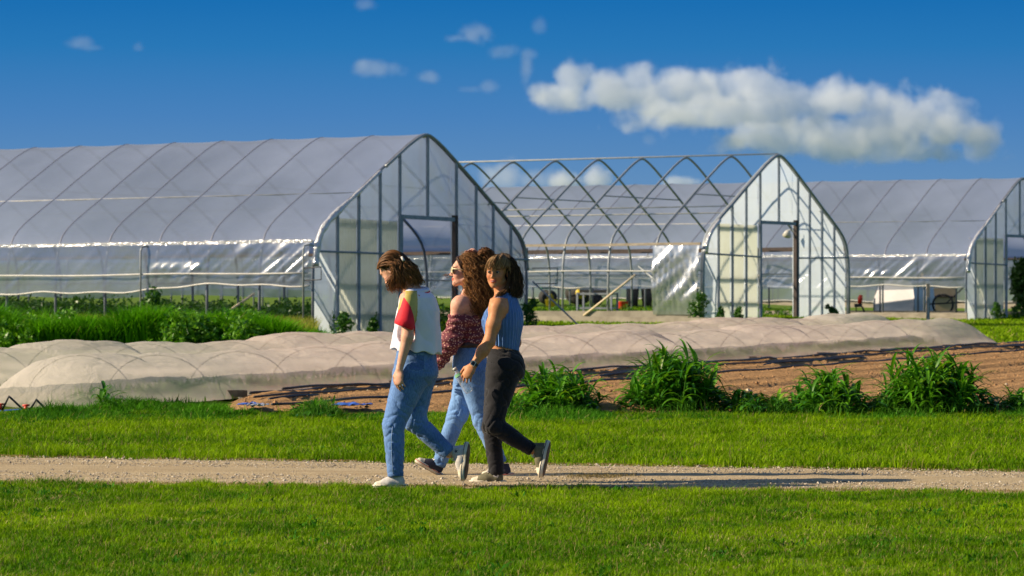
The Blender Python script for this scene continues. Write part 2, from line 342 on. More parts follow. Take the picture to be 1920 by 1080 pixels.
def clods():
    n = 9000; t = rng.uniform(0, 44, n); s = rng.uniform(.3, 16, n); x = E0[0] + ED[0] * t + EN[0] * s; y = E0[1] + ED[1] * t + EN[1] * s
    k = (y > 35.6) & (x > -.078 * y) & (x < 12); x, y, s, t = x[k], y[k], s[k], t[k]; n = len(x); r = rng.uniform(.010, .026, n) * (1 + (rng.random(n) < .06) * .9)
    oc = np.array([(1, 0, 0), (-1, 0, 0), (0, 1, 0), (0, -1, 0), (0, 0, 1), (0, 0, -.6)], float)
    of = np.array([(0, 2, 4), (2, 1, 4), (1, 3, 4), (3, 0, 4), (2, 0, 5), (1, 2, 5), (3, 1, 5), (0, 3, 5)])
    V = oc[None] * (r[:, None, None] * rng.uniform(.6, 1.3, (n, 6, 1))); V[..., 0] += x[:, None]; V[..., 1] += y[:, None]; V[..., 2] = V[..., 2] * .7 + (.05 + rowheight(s, t))[:, None]
    g = rng.uniform(.6, 1.15, n)[:, None] * np.array([[.40, .22, .10]]); g[rng.random(n) < .06] = (.5, .42, .3)
    tag(npmesh('soil_clods', V.reshape(-1, 3), (of[None] + 6 * np.arange(n)[:, None, None]).reshape(-1, 3), M['pebble'], smooth=False, col=np.repeat(g, 6, 0)), 'small clods and stones strewn over the tilled soil', 'clods', kind='stuff')
clods()
# ------------------------------------------------------------------ grass
def blades(name, x, y, h, w, colA, colB, lean=0.45, z0=None, label='', cat='grass', mat_=None, patch=0.5, seed=1, curl=1.0, yellow=0.06, kind='stuff'):
    r = np.random.default_rng(seed); n = len(x)
    z0 = gz(x, y) if z0 is None else z0
    an = r.uniform(0, 2 * np.pi, n); dx, dy = np.cos(an), np.sin(an); la = r.uniform(0.1, 1, n) * lean * h
    an2 = an + np.pi / 2 + r.normal(0, .5, n); wx, wy = np.cos(an2) * w / 2, np.sin(an2) * w / 2
    h_ = h
    def pt(f, wf, sgn):
        return np.stack([x + dx * la * f ** 2 * curl + sgn * wx * wf, y + dy * la * f ** 2 * curl + sgn * wy * wf, z0 + h_ * (f - 0.25 * f * f * lean)], -1)
    V = np.stack([pt(0, 1, -1), pt(0, 1, 1), pt(.55, .8, 1), pt(.55, .8, -1), pt(1, 0, 0)], 1).reshape(-1, 3)
    b = 5 * np.arange(n)[:, None]
    tri = np.concatenate([b + np.array([[0, 1, 2]]), b + np.array([[0, 2, 3]]), b + np.array([[3, 2, 4]])])
    q3 = np.stack([x, y, 0 * x], -1); pn = np.clip(.5 + .55 * vnoise(q3 * 1.3, seed) + .45 * vnoise(q3 * 4.1, seed + 1) + .3 * vnoise(q3 * 9.7, seed + 2), 0, 1); f = np.clip(pn * patch + r.uniform(0, 1, n) * (1 - patch) , 0, 1)[:, None]
    col = np.array(colA) * (1 - f) + np.array(colB) * f; col *= r.uniform(.7, 1.25, (n, 1))
    dry = r.random(n) < yellow; col[dry] = np.array([.34, .27, .10]) * r.uniform(.7, 1.2, (dry.sum(), 1))
    o = npmesh(name, V, tri, mat_ or M['leaf'], smooth=True, col=np.repeat(col, 5, 0))
    if kind: tag(o, label, cat, kind=kind)
    return o
def frust(n, y0, y1, r, m=1.2):
    # uniform over the strip seen between depths y0 and y1
    y = np.sqrt(r.uniform(y0 * y0, y1 * y1, n)); x = (r.random(n) * 2 - 1) * (0.149 * y + m); return x, y
GA, GB = (0.028, 0.140, 0.001), (0.31, 0.48, 0.003)
r1 = np.random.default_rng(11)
def tufts(n, y0, y1, r, per, sig):
    """blades gathered in tufts: returns positions and each tuft's own height, so the lawn is uneven"""
    m = n // per; cx, cy_ = frust(m, y0, y1, r); t = np.repeat(np.arange(m), per); x = cx[t] + r.normal(0, sig, m * per); y = cy_[t] + r.normal(0, sig, m * per)
    return x, y, (r.uniform(.35, 1.0, m) ** 1.3)[t]
x, y, th = tufts(520000, 16.2, 25.4, r1, 16, .030)
edge = np.interp(x, [-9, 9], [pnear(-9), pnear(9)]); j = edge + 0.10 * np.sin(x * 3.1) + 0.07 * np.sin(x * 11 + 1) + r1.normal(0, 0.06, len(x))
k = y < j; x, y, th = x[k], y[k], th[k]
big = 0.5 + 0.5 * np.sin(x * 2.1 + 2 * np.sin(y * 1.3)) * np.sin(y * 2.3 + 2 * np.sin(x * 1.7))
q3 = np.stack([x, y, 0 * x], -1); lump = vnoise(q3 * 7.3, 3) * .5 + vnoise(q3 * 2.6, 4) * .35 + vnoise(q3 * 15, 5) * .25
h = (.013 + .046 * th) * r1.uniform(.6, 1.1, len(x)) * np.clip(1 + 1.0 * lump, .3, 2); h[r1.random(len(x)) < .012] *= 1.8
blades('lawn_grass', x, y, h, np.full(len(x), .0042), GA, GB, 0.95, label='short mown grass in front of the gravel path', seed=3, yellow=0.09, patch=.62)
x, y, th = tufts(430000, 26.0, 35.6, r1, 15, .04)
edge = np.interp(x, [-9, 9], [pfar(-9), pfar(9)]); j = edge - 0.05 + 0.08 * np.sin(x * 2.7) + 0.07 * np.sin(x * 9 + 1) + r1.normal(0, 0.06, len(x))
k = y > j; x, y, j, th = x[k], y[k], j[k], th[k]
q3 = np.stack([x, y, 0 * x], -1); lump = vnoise(q3 * 5.3, 6) * .5 + vnoise(q3 * 1.6, 7) * .35 + vnoise(q3 * 11, 8) * .25
h = (.018 + .066 * th) * r1.uniform(.6, 1.1, len(x)) * np.clip(1 + 1.0 * lump, .3, 2) * (1 + 0.6 * np.exp(-((y - j) / .5) ** 2)); h[r1.random(len(x)) < .012] *= 1.9
blades('verge_grass', x, y, h, np.full(len(x), .0062), GA, GB, 0.9, label='grass verge between the gravel path and the field', seed=4, yellow=0.06, patch=.45)
# dry straw edge of the path
x = r1.uniform(-5.2, 5.2, 15000); e1 = np.interp(x, [-9, 9], [pnear(-9), pnear(9)]); e2 = np.interp(x, [-9, 9], [pfar(-9), pfar(9)])
side = r1.random(len(x)) < .5; y = np.where(side, e1 + np.abs(r1.normal(0, .11, len(x))) - .05, e2 - np.abs(r1.normal(0, .07, len(x))) + .05)
blades('dry_edge_grass', x, y, r1.uniform(.01, .03, len(x)), np.full(len(x), .005), (.30, .21, .09), (.42, .32, .14), 1.6, label='dry straw-coloured grass along the edges of the path', seed=5, patch=.2, z0=.012)
# straw and clippings lying in the lawn, in loose patches
x, y = frust(26000, 16.4, 34.8, r1); q3 = np.stack([x, y, 0 * x], -1); k = (vnoise(q3 * 1.1, 31) + .6 * vnoise(q3 * 4, 32) > .35) & ~((y > np.interp(x, [-9, 9], [pnear(-9), pnear(9)]) - .1) & (y < np.interp(x, [-9, 9], [pfar(-9), pfar(9)]) + .1)); x, y = x[k], y[k]
blades('dry_clippings', x, y, r1.uniform(.02, .05, len(x)), np.full(len(x), .005), (.42, .34, .13), (.55, .48, .22), 2.0, label='dry pale clippings scattered through the lawn', seed=33, z0=.012, patch=.2)
# low broad-leaved clover and plantain in the lawn and along the path
x, y = frust(3000, 17, 34.5, r1); q3 = np.stack([x, y, 0 * x], -1); e1 = np.interp(x, [-9, 9], [pnear(-9), pnear(9)]); e2 = np.interp(x, [-9, 9], [pfar(-9), pfar(9)]); k = ((vnoise(q3 * 1.7, 41) > .30) | (np.abs(y - e1) < .15) & (r1.random(len(x)) < .6)) & ((y < e1 + .03) | (y > e2 - .03)); x, y = x[k], y[k]
x = np.repeat(x, 9) + r1.normal(0, .03, len(x) * 9); y = np.repeat(y, 9) + r1.normal(0, .03, len(y) * 9)
blades('broad_lawn_weeds', x, y, r1.uniform(.03, .07, len(x)), r1.uniform(.010, .020, len(x)), (.020, .11, .006), (.06, .22, .01), 1.3, label='low dark broad-leaved weeds in the lawn', seed=42, patch=.3, yellow=.0)
n = 700; x = 1.12 + .0 + r1.normal(0, .16, n) - .48; y = 25.35 + r1.normal(0, .10, n)
blades('straw_heap', x, y, r1.uniform(.02, .06, n), np.full(n, .005), (.20, .16, .06), (.34, .27, .12), 1.8, label='small heap of dried grass lying on the path right of the walkers', cat='dried grass', seed=43, patch=.2, z0=.015, kind='stuff')
# longer grass at the back of the verge where the field begins
x, y = frust(95000, 33.9, 36.5, r1)
am = 0.35 + 0.65 * (0.5 + 0.5 * np.sin(x * 1.3 + 1)) * (0.5 + 0.5 * np.sin(x * 3.7)); h = r1.uniform(.05, .20, len(x)) * am * np.clip(1.2 - np.abs(y - 35.2) / 1.4, .2, 1)
blades('field_edge_grass', x, y, h, np.full(len(x), .010), (0.022, 0.12, 0.006), (0.09, 0.27, 0.010), .8, label='longer dark green grass where the verge meets the field', seed=6, yellow=.02)
n = 46000; x = r1.uniform(-6.2, -2.4, n); y = r1.uniform(35.0, 37.6, n); sN = (x - E0[0]) * EN[0] + (y - E0[1]) * EN[1]; k = (sN > .12) & (x < -.080 * y + .25 * np.sin(y * 2.0) + .15) | ((y < 36.3) & (x < -3.9) & (sN > -.2)); x, y = x[k], y[k]
q3 = np.stack([x, y, 0 * x], -1); h = r1.uniform(.05, .19, len(x)) * np.clip(.8 + .8 * vnoise(q3 * 2.2, 5) + .4 * vnoise(q3 * 6, 6), .25, 1.6) * np.where(x < -4.75, .30, 1)
blades('field_corner_grass', x, y, h, np.full(len(x), .011), (0.022, 0.12, 0.004), (0.10, 0.30, 0.008), .9, label='dark green grass and clover crowding the left foot of the row cover', seed=16, yellow=.02)
# bank of tall grass before the left greenhouse
n = 110000; x = r1.uniform(-15.5, -2.9, n); yb = 62.5 + (x + 10) * -0.05
y = yb + np.abs(r1.normal(0, 1.5, n)); lim = ss(-x, 3.2, 5.0); q3 = np.stack([x, y, 0 * x], -1); h = r1.uniform(.4, .85, n) * np.clip(.85 + .45 * vnoise(q3 * .9, 3) + .3 * vnoise(q3 * 2.7, 4), .3, 1.5) * (.35 + .65 * lim)
blades('tall_grass', x, y, h, np.full(n, .028), (0.025, 0.16, 0.003), (0.16, 0.44, 0.006), .8, label='dense bank of tall bright grass before the left greenhouse', seed=8, yellow=.01)
n = 60000; x = r1.uniform(-14, -2, n); y = r1.uniform(65, 77, n); k = (y < 74.5 - (x + 4.3) * .6 + 0.4) & (x < -.057 * y); x, y = x[k], y[k]
blades('seeding_grass', x, y, r1.uniform(.25, .55, len(x)), np.full(len(x), .022), (0.14, 0.23, 0.012), (0.34, 0.34, 0.035), .5, label='olive seeding grass along the foot of the left greenhouse', seed=9, yellow=.2)
# far lawn between the houses
n = 90000; y = np.sqrt(r1.uniform(58 ** 2, 118 ** 2, n)); x = (r1.random(n) * 1.2 - .2) * 0.155 * y + 0
blades('far_lawn_grass', x, y, r1.uniform(.05, .13, n), np.full(n, .035), (0.10, 0.24, 0.003), (0.26, 0.38, 0.006), .8, label='sunny lawn around and between the farther greenhouses', seed=10, yellow=.03)
# ------------------------------------------------------------------ greenhouses
TH = math.radians(30.6); sT, cT = math.sin(TH), math.cos(TH); HW = 4.57
PR = [(0, 0), (0, 1.0), (0.02, 1.5), (0.07, 1.78), (0.14, 2.04), (0.26, 2.24), (0.43, 2.40), (0.66, 2.56), (0.87, 2.68), (1.3, 2.92), (1.72, 3.14), (2.44, 3.55), (3.24, 3.99), (3.8, 4.29), (4.1, 4.43), (4.3, 4.51), (4.45, 4.555), (4.57, 4.57)]
PR = PR + [(2 * HW - a, b) for a, b in PR[-2::-1]]
def prz(v):
    h = [p for p in PR if p[0] <= HW]; vv = min(v, 2 * HW - v)
    return float(np.interp(vv, [p[0] for p in h[1:]], [p[1] for p in h[1:]]))
EAVE = 2.04
def greenhouse(corner, z0, nb, bay, su, sv, label, studs, doorl, doorr, ridge_px, header_y, girt_y, panel, covered=True, girt_r=None, bowmat=None, curtain=(1.33, 1.08, 0.12), simple=False, group=None):
    X0, Y0 = corner
    root = empty('greenhouse', (X0, Y0, z0), math.radians(90) - TH, label, 'greenhouse', group)
    bowmat = bowmat or M['bow_steel']
    L = nb * bay
    def pv(px, u=0.0):   # picture column -> distance across the end wall
        t = (px - 960) / F; return (X0 - Y0 * t) / (cT * t - sT)
    def zy(py, v): return CZ - (py - HY) / F * (Y0 + cT * v) - z0 - sv * v
    sh = lambda v, u, z: (v, u, z + sv * v + su * u)
    # bows
    pts = [(v, 0, z + sv * v) for v, z in PR]
    mb = MB().tube(pts, 0.032, 8); me = mb.mesh('bow', bowmat, True)
    for i in range(nb + 1):
        o = bpy.data.objects.new('bow', me); C.objects.link(o); o.parent = root; o.location = (0, i * bay, su * i * bay)
    # purlins and ridge pole
    for v, r, mt in ((HW, .024, M['white_pipe']), (1.72, .02, M['white_pipe']), (2 * HW - 1.72, .02, M['white_pipe'])):
        z = (prz(v) + (.004 if v == 1.72 and covered else -.05)) if v != HW or covered else prz(v) + .045
        b = MB().tube([sh(v, -.02, z), sh(v, L * .5, z), sh(v, L, z)], r, 6); b.build('purlin', mt, root, True)
    # ties across every second bow
    for i in range(1, nb, 2):
        va = 2.28; z = prz(va)
        b = MB().tube([sh(va, i * bay, z), sh(2 * HW - va, i * bay, z)], .018, 6); b.build('tie', M['galv'], root, True)
    # hip boards, both sides
    for v, mt, hh in ((-.035, M['film_wrap'] if covered else M['grey_wood'], .07), (2 * HW + .035, M['dark_wood'], .13)):
        b = MB()
        k = nb if covered else nb
        for q in range(k):
            zz = EAVE + .006 * math.sin(q * 2.1)
            b.beam(sh(v, q * bay, zz), sh(v, (q + 1) * bay, EAVE + .006 * math.sin((q + 1) * 2.1)), .05, hh)
        b.build('hip_board', mt, root)
    rz_, bz_, sag = curtain
    for v, mt in ((-.19 if covered else -.05, M['white_pipe']), (2 * HW + .05, M['galv'])):
        b = MB().tube([sh(v, q * bay * .5, rz_ - .012 * math.sin(q * .9)) for q in range(2 * nb + 1)], .019, 6); b.build('side_rail', mt, root, True)
    # base boards
    for v in (-.03, 2 * HW + .03):
        b = MB().beam(sh(v, -.05, .13), sh(v, L, .13), .06, .24); b.build('base_board', M['concrete'] if not covered else M['grey_wood'], root)
    # side curtains: thin plastic, gathered into slanting folds
    def curtain_sheet(v, u0, u1, ztop, bot, amp, seed, name='side_curtain', push=-1):
        b = MB(); nu = max(8, int((u1 - u0) / .05)); nv = 14
        def fn(a, c):
            u = u0 + (u1 - u0) * a; zb = bot(u); z = ztop + (zb - ztop) * c
            w = u + z * 1.25; env = (.15 + .25 * max(0, mnoise.noise(Vector((u * .45 + seed, seed, 0))) * 1.6) + 1.0 * math.exp(-((u - .9) / 1.3) ** 2) + .95 * math.exp(-((u - 3.4) / 1.2) ** 2) * (z < 1.55)) if covered or push > 0 else 1.0
            f = abs(mnoise.noise(Vector((w * 3.4, seed * 3.1, z * .7)))) + .45 * abs(mnoise.noise(Vector((w * 10, seed, z * 1.0))))
            f2 = mnoise.noise(Vector((u * 1.1, z * 1.3, seed)))
            return sh(v + push * (.03 + amp * env * f * math.sin(math.pi * min(1, c * 1.02)) ** .6 + .03 * (f2 + .5)), u, z)
        b.grid(fn, nu, nv); return b.build(name, M['film_side'] if covered or push > 0 else M['film_hang'], root, True)
    if covered:
        bot = lambda u: bz_ - sag * float(ss(u, 2.0, 7.0)) - .03 * math.sin(u * 1.4 + 1) - .02 * math.sin(u * 4.1)
        curtain_sheet(-.06, .02, L, EAVE - .04, bot, .10, 3.3 + X0)
        b = MB().tube([sh(-.12, q * .25, bot(q * .25)) for q in range(int(L / .25) + 1)], .019, 6); b.build('roll_bar', M['white_pipe'], root, True)
        curtain_sheet(2 * HW + .06, .02, L, EAVE - .04, lambda u: 1.0 - .04 * math.sin(u * 1.1), .10, 7.3 + X0, push=1)
    else:
        curtain_sheet(-.05, .02, bay * .99, EAVE - .05, lambda u: .15, .24, 5.1)
        curtain_sheet(2 * HW + .06, .02, L, 1.6, lambda u: .95 - .04 * math.sin(u * 1.1), .10, 9.1, push=1)
    # roof film
    if covered:
        prof = [(v, z) for v, z in PR if z >= EAVE - .001]
        b = MB(); nu = nb * 6; npf = len(prof) - 1
        vs = []; fs = []
        for i in range(nu + 1):
            u = i * bay / 6; s_ = math.sin(math.pi * (i % 6) / 6)
            for k, (v, z) in enumerate(prof):
                a = prof[max(k - 1, 0)]; c = prof[min(k + 1, npf)]; tx, tz = c[0] - a[0], c[1] - a[1]; l = math.hypot(tx, tz); nx_, nz_ = -tz / l, tx / l
                wr = .012 * mnoise.noise(Vector((u * 1.2, v * .8, X0)))
                off = .021 - .024 * s_ + wr * s_
                vs.append(sh(v + nx_ * off, u - .03, z + nz_ * off))
        m_ = npf + 1
        fs = [(i * m_ + k, i * m_ + k + 1, (i + 1) * m_ + k + 1, (i + 1) * m_ + k) for i in range(nu) for k in range(npf)]
        b.add(vs, fs); b.build('roof_cover', M['film_roof'], root, True)
        # the gathered edge of the film along the end arch
        pts2 = [(v, -.05, z + sv * v) for v, z in PR if z > 1.2]
        pts3 = []
        for q in range(len(pts2) - 1):
            for e in range(4):
                f = e / 4; p = Vector(pts2[q]).lerp(Vector(pts2[q + 1]), f); pts3.append(p)
        rr = [.045 + .028 * mnoise.noise(Vector(p) * 3.1) + (.03 if p.x < 1.0 else 0) for p in pts3]
        hl = [i for i, p in enumerate(pts3) if p.x < 2.9][-1]
        MB().tube(pts3[:hl], rr[:hl], 7).build('film_edge', M['film_wrap'], root, True)
        MB().tube(pts3[hl:], .035, 7).build('end_arch', M['galv'], root, True)
    else:
        MB().tube([(v, -.05, z + sv * v) for v, z in PR], .045, 8).build('end_arch', M['galv'], root, True)
        MB().tube([(v, -.10, z + sv * v) for v, z in PR if z > 1.5 and v < 1.2], [.05, .06, .07, .06, .05, .06, .05, .04][:len([1 for v, z in PR if z > 1.5 and v < 1.2])] + [.04] * 9 if False else .055, 7).build('film_edge', M['film_wrap'], root, True)
    # end wall
    vl, vr = pv(doorl), pv(doorr); hz = zy(header_y, (vl + vr) / 2)
    if simple: return root
    for px in studs:
        v = pv(px); top = prz(v) - .02
        z0_ = hz if vl + .05 < v < vr - .05 else 0.0
        b = MB().beam((v, -.04, z0_ + sv * v), (v, -.04, top + sv * v), .068, .045, up=(0, 1, 0)); b.build('stud', M['stud'], root)
    b = MB().beam((vr + .05, -.03, 0 + sv * vr), (vr + .05, -.03, hz + .1 + sv * vr), .12, .10, up=(0, 1, 0)); b.build('door_post', M['dark_wood'], root)
    b = MB().beam((vl, -.03, sv * vl), (vl, -.03, hz + sv * vl), .07, .07, up=(0, 1, 0)); b.build('door_post', M['stud'], root)
    b = MB().beam((vl - .03, -.04, hz + sv * vl), (vr + .08, -.04, hz + sv * vr), .06, .09); b.build('door_header', M['stud'], root)
    gl, gr = zy(girt_y[0], 0.05), zy(girt_y[1], vl)
    b = MB().tube([(.05, -.06, gl), (vl, -.06, gr + sv * vl)], .028, 6); b.build('girt', M['stud'], root, True)
    b = MB().tube([(vr + .05, -.06, gr + sv * vr + .0), (2 * HW - .02, -.06, gl + sv * 2 * HW)], .028, 6); b.build('girt', M['stud'], root, True)
    # plastic skin of the end wall, with the doorway left open
    def skin(va, vb, zb, seed):
        b = MB(); nu = max(4, int((vb - va) / .12)); nv = 22
        def fn(a, c):
            v = va + (vb - va) * a; zt = prz(min(max(v, .03), 2 * HW - .03)) + .01; z = zb + (zt - zb) * c
            q = abs(mnoise.noise(Vector((v * 3 + z * 1.2, z * .8, seed)))) * .035 + .02 * mnoise.noise(Vector((v * 1.2, z * 1.1, seed)))
            return (v, .05 + q * math.sin(math.pi * c), z + sv * v)
        b.grid(fn, nu, nv); b.build('end_film', M['film_end'], root, True)
    skin(.03, vl, .02, 1.0 + X0); skin(vl, vr, hz, 2.0 + X0); skin(vr, 2 * HW - .03, .02, 3.0 + X0)
    # pale corrugated panels left of the door
    pe = [pv(p) for p in panel[0]]; ptop = zy(panel[1], pe[1])
    for a, c in zip(pe[:-1], pe[1:]):
        b = MB(); nu = 24
        def fn(s_, t_):
            v = a + .05 + (c - a - .10) * s_; z = .04 + (ptop - .04) * t_
            return (v, .012 + .012 * math.sin(s_ * 24 / 2 * math.pi * 1.0), z + sv * v)
        b.grid(fn, nu, 8); b.build('wall_panel', M['panel'], root, True)
    for zz in (.5, 1.15, ptop * .98):
        b = MB().beam((pe[0], .16, zz + sv * pe[0]), (pe[-1], .16, zz + sv * pe[-1]), .05, .09); b.build('rail', M['stud'], root)
    return root, pv, zy, sh
c1 = (-4.30, 74.5)
GH1, pv1, zy1, sh1 = greenhouse(c1, 0.0, 19, 1.40, -.011, -.020, 'large plastic-covered greenhouse filling the left of the scene', [630, 670, 710, 747, 799, 853, 890, 922, 955], 750, 849, 799, 409, (471, 477), ([632, 671, 710, 748], 411), True, curtain=(1.35, 1.10, .16))
c2 = (5.05, 92.0)
GH2, pv2, zy2, sh2 = greenhouse(c2, 0.03, 17, 1.42, -.008, -.012, 'greenhouse in the middle with its roof hoops bare', [1345, 1371, 1397, 1423, 1458, 1494, 1516, 1539, 1562], 1424, 1489, 1458, 418, (475, 482), ([1346, 1371, 1397, 1422], 420), False, bowmat=M['galv'])
c3 = (14.15, 107.5)
GH3, pv3, zy3, sh3 = greenhouse(c3, -.25, 20, 1.42, -.004, -.008, 'plastic-covered greenhouse cut off by the right edge', [1827, 1846, 1865, 1884, 1910], 1885, 1935, 1910, 443, (493, 497), ([1827, 1846, 1865, 1883], 446), True, curtain=(1.35, 1.08, .02))
GH4 = greenhouse((26.5, 131), -.3, 26, 1.42, 0, 0, 'farthest greenhouse, seen through the gaps under the right one', [], 2200, 2260, 2230, 440, (493, 497), ([2100, 2200], 446), True, curtain=(1.3, .35, .02), simple=True)

# posts with cranks, braces, poles leaning on the left greenhouse
def crank(root, sh, u, z1, name='crank_post'):
    b = MB().tube([sh(-.22, u, 0), sh(-.22, u, z1 - .1), sh(-.20, u - .02, z1 - .02), sh(-.12, u - .1, z1), sh(-.04, u - .15, z1 - .02)], .02, 8)
    return b.build(name, M['galv'], root, True)
crank(GH1, sh1, 4.45, 1.98); crank(GH1, sh1, .1, 1.96)
b = MB().tube([sh1(-.2, .12, 1.45), sh1(-.2, -.35, 1.47), sh1(-.2, -.35, 1.2), sh1(-.2, .1, 1.18)], .014, 6); b.build('crank_handle', M['black_pipe'], GH1, True)
b = MB().tube([sh1(9.3, -.05, 1.62), sh1(9.3, -.75, 1.62), sh1(9.3, -.75, 1.25), sh1(9.3, -.1, 1.25)], .014, 6); b.build('crank_handle', M['black_pipe'], GH1, True)
b = MB().tube([sh1(9.25, -.1, 1.3), sh1(9.25, -1.6, .05)], .02, 6); b.build('brace', M['galv'], GH1, True)
b = MB().tube([sh2(-.1, 1.95, 1.22), sh2(-.1, 3.55, .12)], .028, 6); b.build('brace', M['pale_wood'], GH2, True)
b = MB().tube([sh2(-.02, 1.9, 1.45), sh2(-.02, .1, .15)], .02, 6); b.build('brace', M['galv'], GH2, True)
b = MB().tube([sh2(9.1, 2.8, 1.3), sh2(9.1, 4.3, .2)], .025, 6); b.build('brace', M['pale_wood'], GH2, True)
# base posts: short ground posts at each bow, ends of the curtains
for (R_, sh_, n_) in ((GH1, sh1, 9), (GH2, sh2, 6)):
    pass
# propped pole against the left house
def pole(px1, y1, D1, px2, y2, D2, r, name, label, cat, mt):
    p, q = P(px1, y1, D1), P(px2, y2, D2); e = empty(name, p, 0, label, cat)
    MB().tube([(0, 0, 0), q - p], r, 8).build('shaft', mt, e, True); return e
o = MB().tube([P(404, 600, 74.6), P(476, 551, 76.6)], .026, 8).build('wooden_pole', M['pale_wood'], None, True)
tag(o, 'pale wooden pole propped against the side of the left greenhouse', 'pole')
o = MB().tube([P(549, 502, 76.2), P(574, 488, 76.0)], .024, 8).build('short_pole', M['pale_wood'], GH1, True); o.matrix_parent_inverse = Matrix.Translation((0, 0, 0)); o.parent = None
tag(o, 'short pale stick poking out behind the plastic curtain near the corner of the left greenhouse', 'pole')
# lamp in the middle greenhouse's doorway
vr2 = pv2(1486)
b = MB(); lamp = empty('barn_lamp', (0, 0, 0), 0, 'small white lamp fixed to the door post of the middle greenhouse', 'lamp')
lp = P(1478, 433, 97.5); lamp.location = lp
b = MB().tube([(0, 0, .0), (-.02, -.03, -.05), (-.05, -.08, -.14)], [.06, .09, .13], 12); b.build('lamp_shade', M['white_pipe'], lamp, True)
b = MB().tube([(0, 0, .02), (.14, 0, .05)], .02, 6); b.build('bracket', M['galv'], lamp, True)
# light kerb edge by the near corners
for (pa, pb, z_, lb) in ((P(520, 628, 72), P(600, 628, 71), 0, 'low concrete kerb at the corner of the left greenhouse'), (P(985, 607, 90), P(1345, 604, 86.5), 0, 'long weathered concrete kerb along the foot of the bare greenhouse')):
    a = Vector((pa.x, pa.y, .09)); c = Vector((pb.x, pb.y, .09))
    o = MB().beam(a, c, .14, .18).build('kerb', M['concrete']); tag(o, lb, 'kerb')
# ------------------------------------------------------------------ row covers (low fabric tunnels)
def cover_material():
    m, t, out = newmat('row_cover_fabric')
    col, fac, src = noise_col(t, (0.78, 0.70, 0.68), (0.64, 0.575, 0.555), 2.4, 6)
    d = N(t, 'ShaderNodeBsdfDiffuse'); tl = N(t, 'ShaderNodeBsdfTranslucent'); tp = N(t, 'ShaderNodeBsdfTransparent')
    t.links.new(col, d.inputs[0]); t.links.new(col, tl.inputs[0])
    t.links.remove(tl.inputs[0].links[0]); tl.inputs[0].default_value = (.92, .83, .78, 1)
    m1 = N(t, 'ShaderNodeMixShader'); m1.inputs[0].default_value = 0.66; t.links.new(d.outputs[0], m1.inputs[1]); t.links.new(tl.outputs[0], m1.inputs[2])
    m2 = N(t, 'ShaderNodeMixShader'); m2.inputs[0].default_value = 0.33; t.links.new(m1.outputs[0], m2.inputs[1]); t.links.new(tp.outputs[0], m2.inputs[2])
    nz = N(t, 'ShaderNodeTexNoise'); nz.inputs['Scale'].default_value = 3.5; nz.inputs['Detail'].default_value = 5; nz.inputs['Distortion'].default_value = 1.5; t.links.new(src, nz.inputs['Vector'])
    bp = N(t, 'ShaderNodeBump'); bp.inputs['Strength'].default_value = 0.8; bp.inputs['Distance'].default_value = 0.07; t.links.new(nz.outputs['Fac'], bp.inputs['Height']); t.links.new(bp.outputs[0], d.inputs['Normal'])
    t.links.new(m2.outputs[0], out.inputs['Surface']); return m
M['cover'] = cover_material()
M['hoop'] = mat('wire_hoop', (.62, .57, .54), (.52, .48, .45), 5, rough=.5)
def tunnel(s0, t0, t1, width, height, label, seed, hoops_at, base=0.05):
    root = empty('row_cover', FP(t0, s0 - width / 2, 0), 0, label, 'row cover', 'low fabric tunnels over crop rows')
    O = Vector(root.location)
    hoops = [t0 + .45 + i * hoops_at + .12 * math.sin(i * 2.3 + seed) for i in range(int((t1 - t0) / hoops_at) + 1)]
    def H(t):
        d = min(abs(t - h) for h in hoops) / (hoops_at / 2)
        e0 = float(ss(t, t0 - .45, t0 + .35)); e1 = 1 - float(ss(t, t1 - 1.0, t1 + .25)) ** 1.5
        i = int(np.argmin([abs(t - h) for h in hoops])); hv = 1 + .05 * math.sin(i * 1.7 + seed) + .03 * math.sin(i * 4.1)
        return height * hv * (1 - .055 * min(1, d) ** .8) * (e0 ** .5) * max(e1, 0.0) ** .5
    b = MB(); nt_ = int((t1 - t0 + .7) / .07); ns = 44
    def fn(a, c):
        t = t0 - .45 + (t1 - t0 + .7) * a; h = H(t); th = math.pi * (c * 1.0)
        x = math.cos(th); z = math.sin(th)
        skirt = .10 * max(0, abs(x) - .86) / .14
        zz = h * (max(z, 0) ** 1.0); ss_ = -(x * (width / 2) * (1 + .0) + math.copysign(skirt + .03 * mnoise.noise(Vector((t * 2, seed, x))), x))
        fold = abs(mnoise.noise(Vector((t * .8 + zz * 2.2, zz * 8.2, seed)))) * .14 + .03 * mnoise.noise(Vector((t * 5, zz * 4, seed)))
        k = math.sin(th) ** .5 if math.sin(th) > 0 else 0
        ss_ *= (1 - .22 * fold * k / .1 * .35); zz *= (1 - .25 * fold * k)
        return FP(t, s0 - width / 2 - ss_, base + zz * 1.0 + .012 * mnoise.noise(Vector((t * 6, x * 3, seed)))) - O
    b.grid(fn, nt_, ns); b.build('fabric', M['cover'], root, True)
    hb = MB()
    for t in hoops:
        hb = MB(); h = H(t) / 1.02 - .012
        hb.tube([FP(t, s0 - width / 2 + (width / 2 - .02) * math.cos(math.pi * k / 16), base + h * math.sin(math.pi * k / 16) * .99) - O for k in range(17)], .0055, 6)
        hb.build('hoop', M['hoop'], root, True)
    return root
LEN = float(np.linalg.norm(E1 - E0))
tunnel(0.0, 0.0, LEN + .9, 1.45, .53, 'near pinkish white row cover, its gathered end by the small black pipes', 1.3, 1.75)
tunnel(-1.6, -1.2, LEN + 1.0, 1.45, .60, 'second pinkish white row cover, directly behind the near one', 4.7, 1.75)
